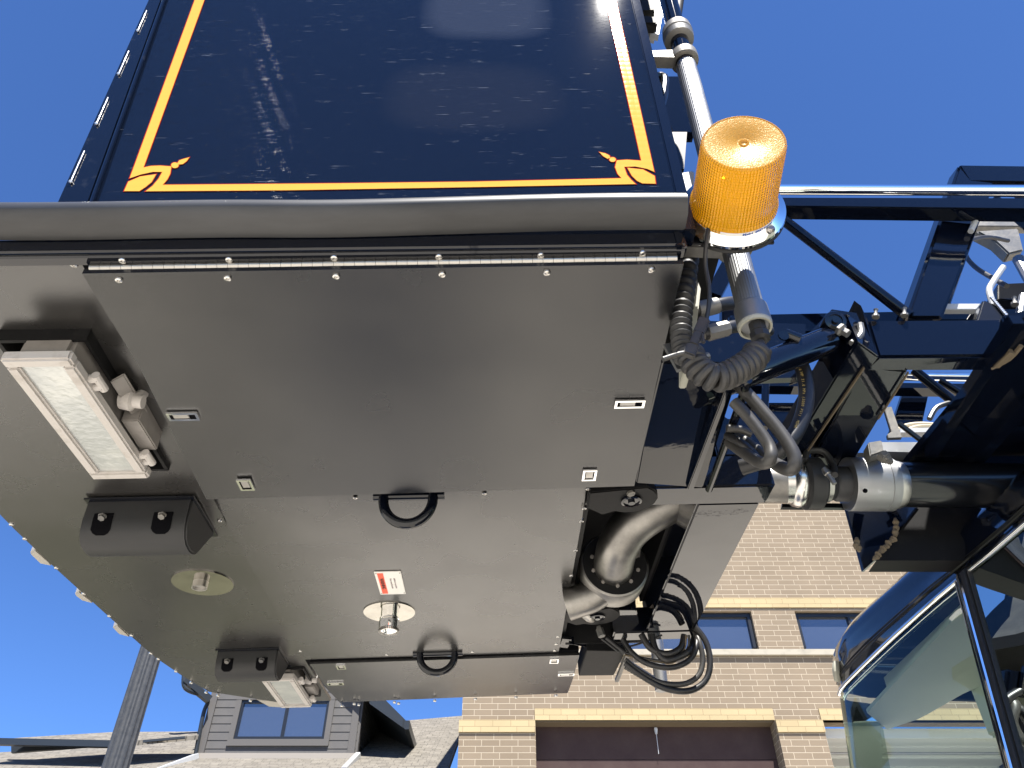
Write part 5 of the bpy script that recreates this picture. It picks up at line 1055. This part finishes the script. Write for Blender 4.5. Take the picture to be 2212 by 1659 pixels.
# things behind the rail at the top: pale bracket, black tube, dark plate
b = MB(); b.hexa([lv(1388, -20, 1.0), lv(1440, -20, 1.0), lv(1424, 70, 1.0), lv(1398, 64, 1.0)], (0, .04, 0)); pp(b, 'light_bracket', 'gutter_white', bevel=.01)
b = MB(); b.hexa([lv(1380, -5, .97), lv(1412, -5, .97), lv(1416, 22, .97), lv(1385, 24, .97)], (0, .03, 0)); b.hexa([lv(1388, 32, .97), lv(1420, 36, .97), lv(1420, 50, .97), lv(1392, 50, .97)], (0, .03, 0)); pp(b, 'light_head', 'matte_black', bevel=.004)
b = MB(); b.tube([lv(1474, -40, 1.05), lv(1460, 52, 1.05)], .0135, 14); pp(b, 'antenna_tube', 'matte_black')
b = MB(); b.hexa([lv(1405, 165, 1.05), lv(1500, 165, 1.05), lv(1500, 285, 1.05), lv(1455, 285, 1.05)], (0, .03, 0)); pp(b, 'rear_panel', 'boom_navy')
b = MB(); b.hexa([lv(1448, 285, 1.0), lv(1484, 285, 1.0), lv(1478, 365, 1.0), lv(1466, 365, 1.0)], (0, .03, 0)); b.tube([lv(1410, 168, 1.0), lv(1434, 168, 1.0), lv(1434, 200, 1.0), lv(1424, 240, 1.0)], .012, 10, 4); pp(b, 'latch_bar', 'cab_black')
b = MB(); b.hexa([lv(1468, 372, .90), lv(1500, 366, .90), lv(1500, 425, .90), lv(1476, 425, .90)], (0, .02, 0)); pp(b, 'pale_bracket', 'gutter_white', bevel=.004)
# junction box, conduit, coil cord
b = MB(); b.hexa([lv(1478, 540, .92), lv(1490, 560, .92), lv(1514, 622, .92), lv(1510, 660, .92), lv(1494, 800, .92), lv(1478, 800, .92)], (0, .05, 0)); pp(b, 'junction_box', 'cream_plastic', bevel=.002)
cpts = [lv(x, y, .90) for x, y in ((1492, 530), (1484, 590), (1476, 650), (1471, 700), (1474, 745), (1480, 775))]
def resample(pts, sm=8):
    out = []
    for i in range(len(pts) - 1):
        p0 = pts[max(i - 1, 0)]; p1 = pts[i]; p2 = pts[i + 1]; p3 = pts[min(i + 2, len(pts) - 1)]
        for k in range(sm):
            t = k / sm; out.append(.5 * ((2 * p1) + (p2 - p0) * t + (2 * p0 - 5 * p1 + 4 * p2 - p3) * t * t + (3 * p1 - p0 - 3 * p2 + p3) * t ** 3))
    out.append(pts[-1]); return out
rs = resample(cpts, 24); b = MB(); b.tube(rs, [.0170 + .0022 * math.sin(2 * math.pi * k / 6.5) for k in range(len(rs))], 16); pp(b, 'corrugated_conduit', 'rubber_block', label='tall corrugated conduit behind the end plate')
hp = resample([lv(x, y, .84) for x, y in ((1637, 755), (1628, 775), (1604, 793), (1572, 810), (1545, 817), (1520, 806), (1500, 785), (1490, 762))], 40)
# equal-arc resample then wind the cord
acc = [0]
for a, c_ in zip(hp, hp[1:]): acc.append(acc[-1] + (c_ - a).length)
Lt = acc[-1]
def at(s):
    for i in range(len(acc) - 1):
        if acc[i + 1] >= s: t = (s - acc[i]) / max(acc[i + 1] - acc[i], 1e-9); return hp[i].lerp(hp[i + 1], t), (hp[i + 1] - hp[i]).normalized()
    return hp[-1], (hp[-1] - hp[-2]).normalized()
turns = 14; N = turns * 20; pts = []; ref = V3(0, 1, 0)
for k in range(N + 1):
    p, d = at(Lt * k / N); s_ = d.cross(ref).normalized(); t_ = s_.cross(d); a = 2 * math.pi * turns * k / N; pts.append(p + (s_ * math.cos(a) + t_ * math.sin(a)) * .0145)
pts = [lv(1640, 738, .86), lv(1643, 748, .85)] + pts
b = MB(); b.tube(pts, .0080, 10); pp(b, 'coil_cord', 'cable_grey', label='coiled grey cord looping under the grab rail')
hose([(1495, 770, .85), (1530, 790, .87), (1552, 812, .90), (1575, 830, .92)], .008, 'cable_grey', 'cable')
hose([(1432, 776, .80), (1462, 766, .80), (1482, 762, .80)], .004, 'hose_grey', 'cable_tie')
# ------------------------------------------------------------------ hoses and ram behind
hose([(1588, 822, 1.10), (1640, 880, 1.10), (1690, 940, 1.10), (1716, 985, 1.10), (1712, 1012, 1.11), (1690, 1010, 1.14), (1650, 985, 1.2), (1585, 935, 1.25)], .0125, 'hose_grey', lab='outer grey hose loop')
hose([(1585, 868, 1.10), (1620, 905, 1.10), (1660, 960, 1.10), (1664, 992, 1.10), (1645, 1000, 1.13), (1610, 980, 1.2), (1575, 955, 1.25)], .0115, 'hose_grey', lab='inner grey hose loop')
hose([(1570, 925, 1.2), (1600, 928, 1.2), (1625, 938, 1.2)], .008, 'hose_grey')
hose([(1570, 940, 1.22), (1605, 960, 1.2), (1640, 992, 1.2)], .0085, 'hose_black')
hh = [(1722, 770, 1.30), (1738, 810, 1.30), (1742, 860, 1.30), (1728, 915, 1.30), (1700, 960, 1.30), (1660, 990, 1.32), (1600, 1010, 1.35)]
hb = hose(hh, .0175, 'hose_black', lab='thick black hydraulic hose with yellow print')
hr_ = resample([lv(x, y, d) for x, y, d in hh], 20); acc2 = [0]
for a, c_ in zip(hr_, hr_[1:]): acc2.append(acc2[-1] + (c_ - a).length)
def at2(s):
    for i in range(len(acc2) - 1):
        if acc2[i + 1] >= s: t = (s - acc2[i]) / max(acc2[i + 1] - acc2[i], 1e-9); return hr_[i].lerp(hr_[i + 1], t), (hr_[i + 1] - hr_[i]).normalized()
    return hr_[-1], (hr_[-1] - hr_[-2]).normalized()
txt = '91TC-6 WP 21.0 MPa (3000 PSI)  MSHA'; s0_ = acc2[20] * .35
for k, ch in enumerate(txt):
    if ch == ' ': continue
    p, d = at2(s0_ + k * .0062); view = (p - (FI @ CAMP)).normalized(); z_ = -(view - d * view.dot(d)).normalized(); y_ = z_.cross(d)
    p2 = p + z_ * .0158 + y_ * -.006; M = Matrix((d, y_, z_)).transposed().to_4x4(); M.translation = p2 + z_ * .0012
    text_mesh(ch, .0085, M, 'hose_print', 'print_yellow', hb, .0001)
# lift ram and clevis
ra0, ra1 = lv(1500, 850, 1.16), lv(1785, 737, 1.28)
b = MB(); b.tube([ra0, ra1], [.031, .033], 40); ram = pp(b, 'lift_cylinder', 'gloss_black', label='glossy black levelling cylinder')
b = MB(); b.hexa([lv(1745, 722, 1.30), lv(1797, 668, 1.30), lv(1850, 676, 1.30), lv(1870, 722, 1.30), lv(1852, 742, 1.30), (lv(1835, 728, 1.30)), lv(1822, 690, 1.30), lv(1800, 684, 1.30), lv(1808, 716, 1.30), lv(1800, 745, 1.30)], (0, .05, 0)); b.build('clevis', 'gloss_black', ram)
b = MB(); c = lv(1805, 692, 1.24); b.lathe([(.026, .07), (.026, .003), (.024, 0), (.016, -.001), (.016, .002), (.008, .002), (.008, -.004), (.004, -.004)], c, (.12, 1, .25), 28); b.build('clevis_pin', 'gloss_black', ram)
b = MB(); b.lathe([(.014, 0), (.016, .008), (.010, .012), (.010, .026)], lv(1812, 710, 1.24), (.5, -.2, -.8), 6); b.build('grease_nut', 'cast_metal', ram)
b = MB(); b.tube([lv(1858, 700, 1.27), lv(1860, 722, 1.27), lv(1840, 742, 1.27)], .008, 8, 3); b.build('clevis_edge', 'cast_metal', ram)
b = MB(); b.tube([lv(1695, 722, 1.22), lv(1728, 735, 1.22)], .014, 14); b.lathe([(.012, 0), (.012, -.004), (.006, -.004)], lv(1692, 726, 1.21), (0, 1, .2), 12); b.build('port_fitting', 'gloss_black', ram)
# hydraulic hoses with crimped fittings behind the conduit
for k, (P, rr2) in enumerate((([(1498, 672, 1.0), (1540, 662, 1.0), (1585, 655, 1.02), (1640, 660, 1.1)], .0135), ([(1520, 722, 1.0), (1560, 712, 1.0), (1600, 705, 1.02), (1660, 715, 1.1)], .0125))):
    h_ = hose(P, rr2, 'hose_black', lab=None)
    q0, q1 = lv(*P[0]), lv(*P[1]); b = MB(); b.lathe([(rr2 * .9, -.03), (rr2 * 1.15, -.028), (rr2 * 1.15, -.008), (rr2 * .85, -.006), (rr2 * .85, .006), (rr2 * 1.25, .008), (rr2 * 1.2, .05), (rr2, .052)], q0, q1 - q0, 8 if k else 12); b.build('crimp_fitting', 'cast_metal', h_)
    if k == 0:
        d_ = (lv(*P[2]) - q1).normalized(); view = (q1 - (FI @ CAMP)).normalized(); z_ = -(view - d_ * view.dot(d_)).normalized(); M = Matrix((d_, z_.cross(d_), z_)).transposed().to_4x4(); M.translation = q1.lerp(lv(*P[2]), .75) + z_ * (rr2 + .0006)
        text_mesh('SAE100R17', .010, M, 'hose_print', 'print_yellow', h_, .0001)
b = MB(); b.hexa([lv(1436, 690, 1.42), lv(1740, 700, 1.42), lv(1740, 815, 1.42), lv(1436, 825, 1.42)], (0, .02, 0)); pp(b, 'rear_plate', 'gloss_black')
b = MB(); b.beam(lv(1505, 560, 1.2), lv(1585, 525, 1.2), .02, .02); b.beam(lv(1540, 640, 1.15), lv(1600, 528, 1.15), .035, .02, (0, 1, 0)); pp(b, 'rear_strut', 'boom_navy')
b = MB(); b.beam(lv(1440, 745, .93), lv(1470, 800, .93), .012, .008, (0, 1, 0)); pp(b, 'bracket', 'aluminium')
b = MB(); b.tube([lv(1515, 775, .95), lv(1530, 768, .95)], .007, 8); pp(b, 'fitting', 'aluminium')
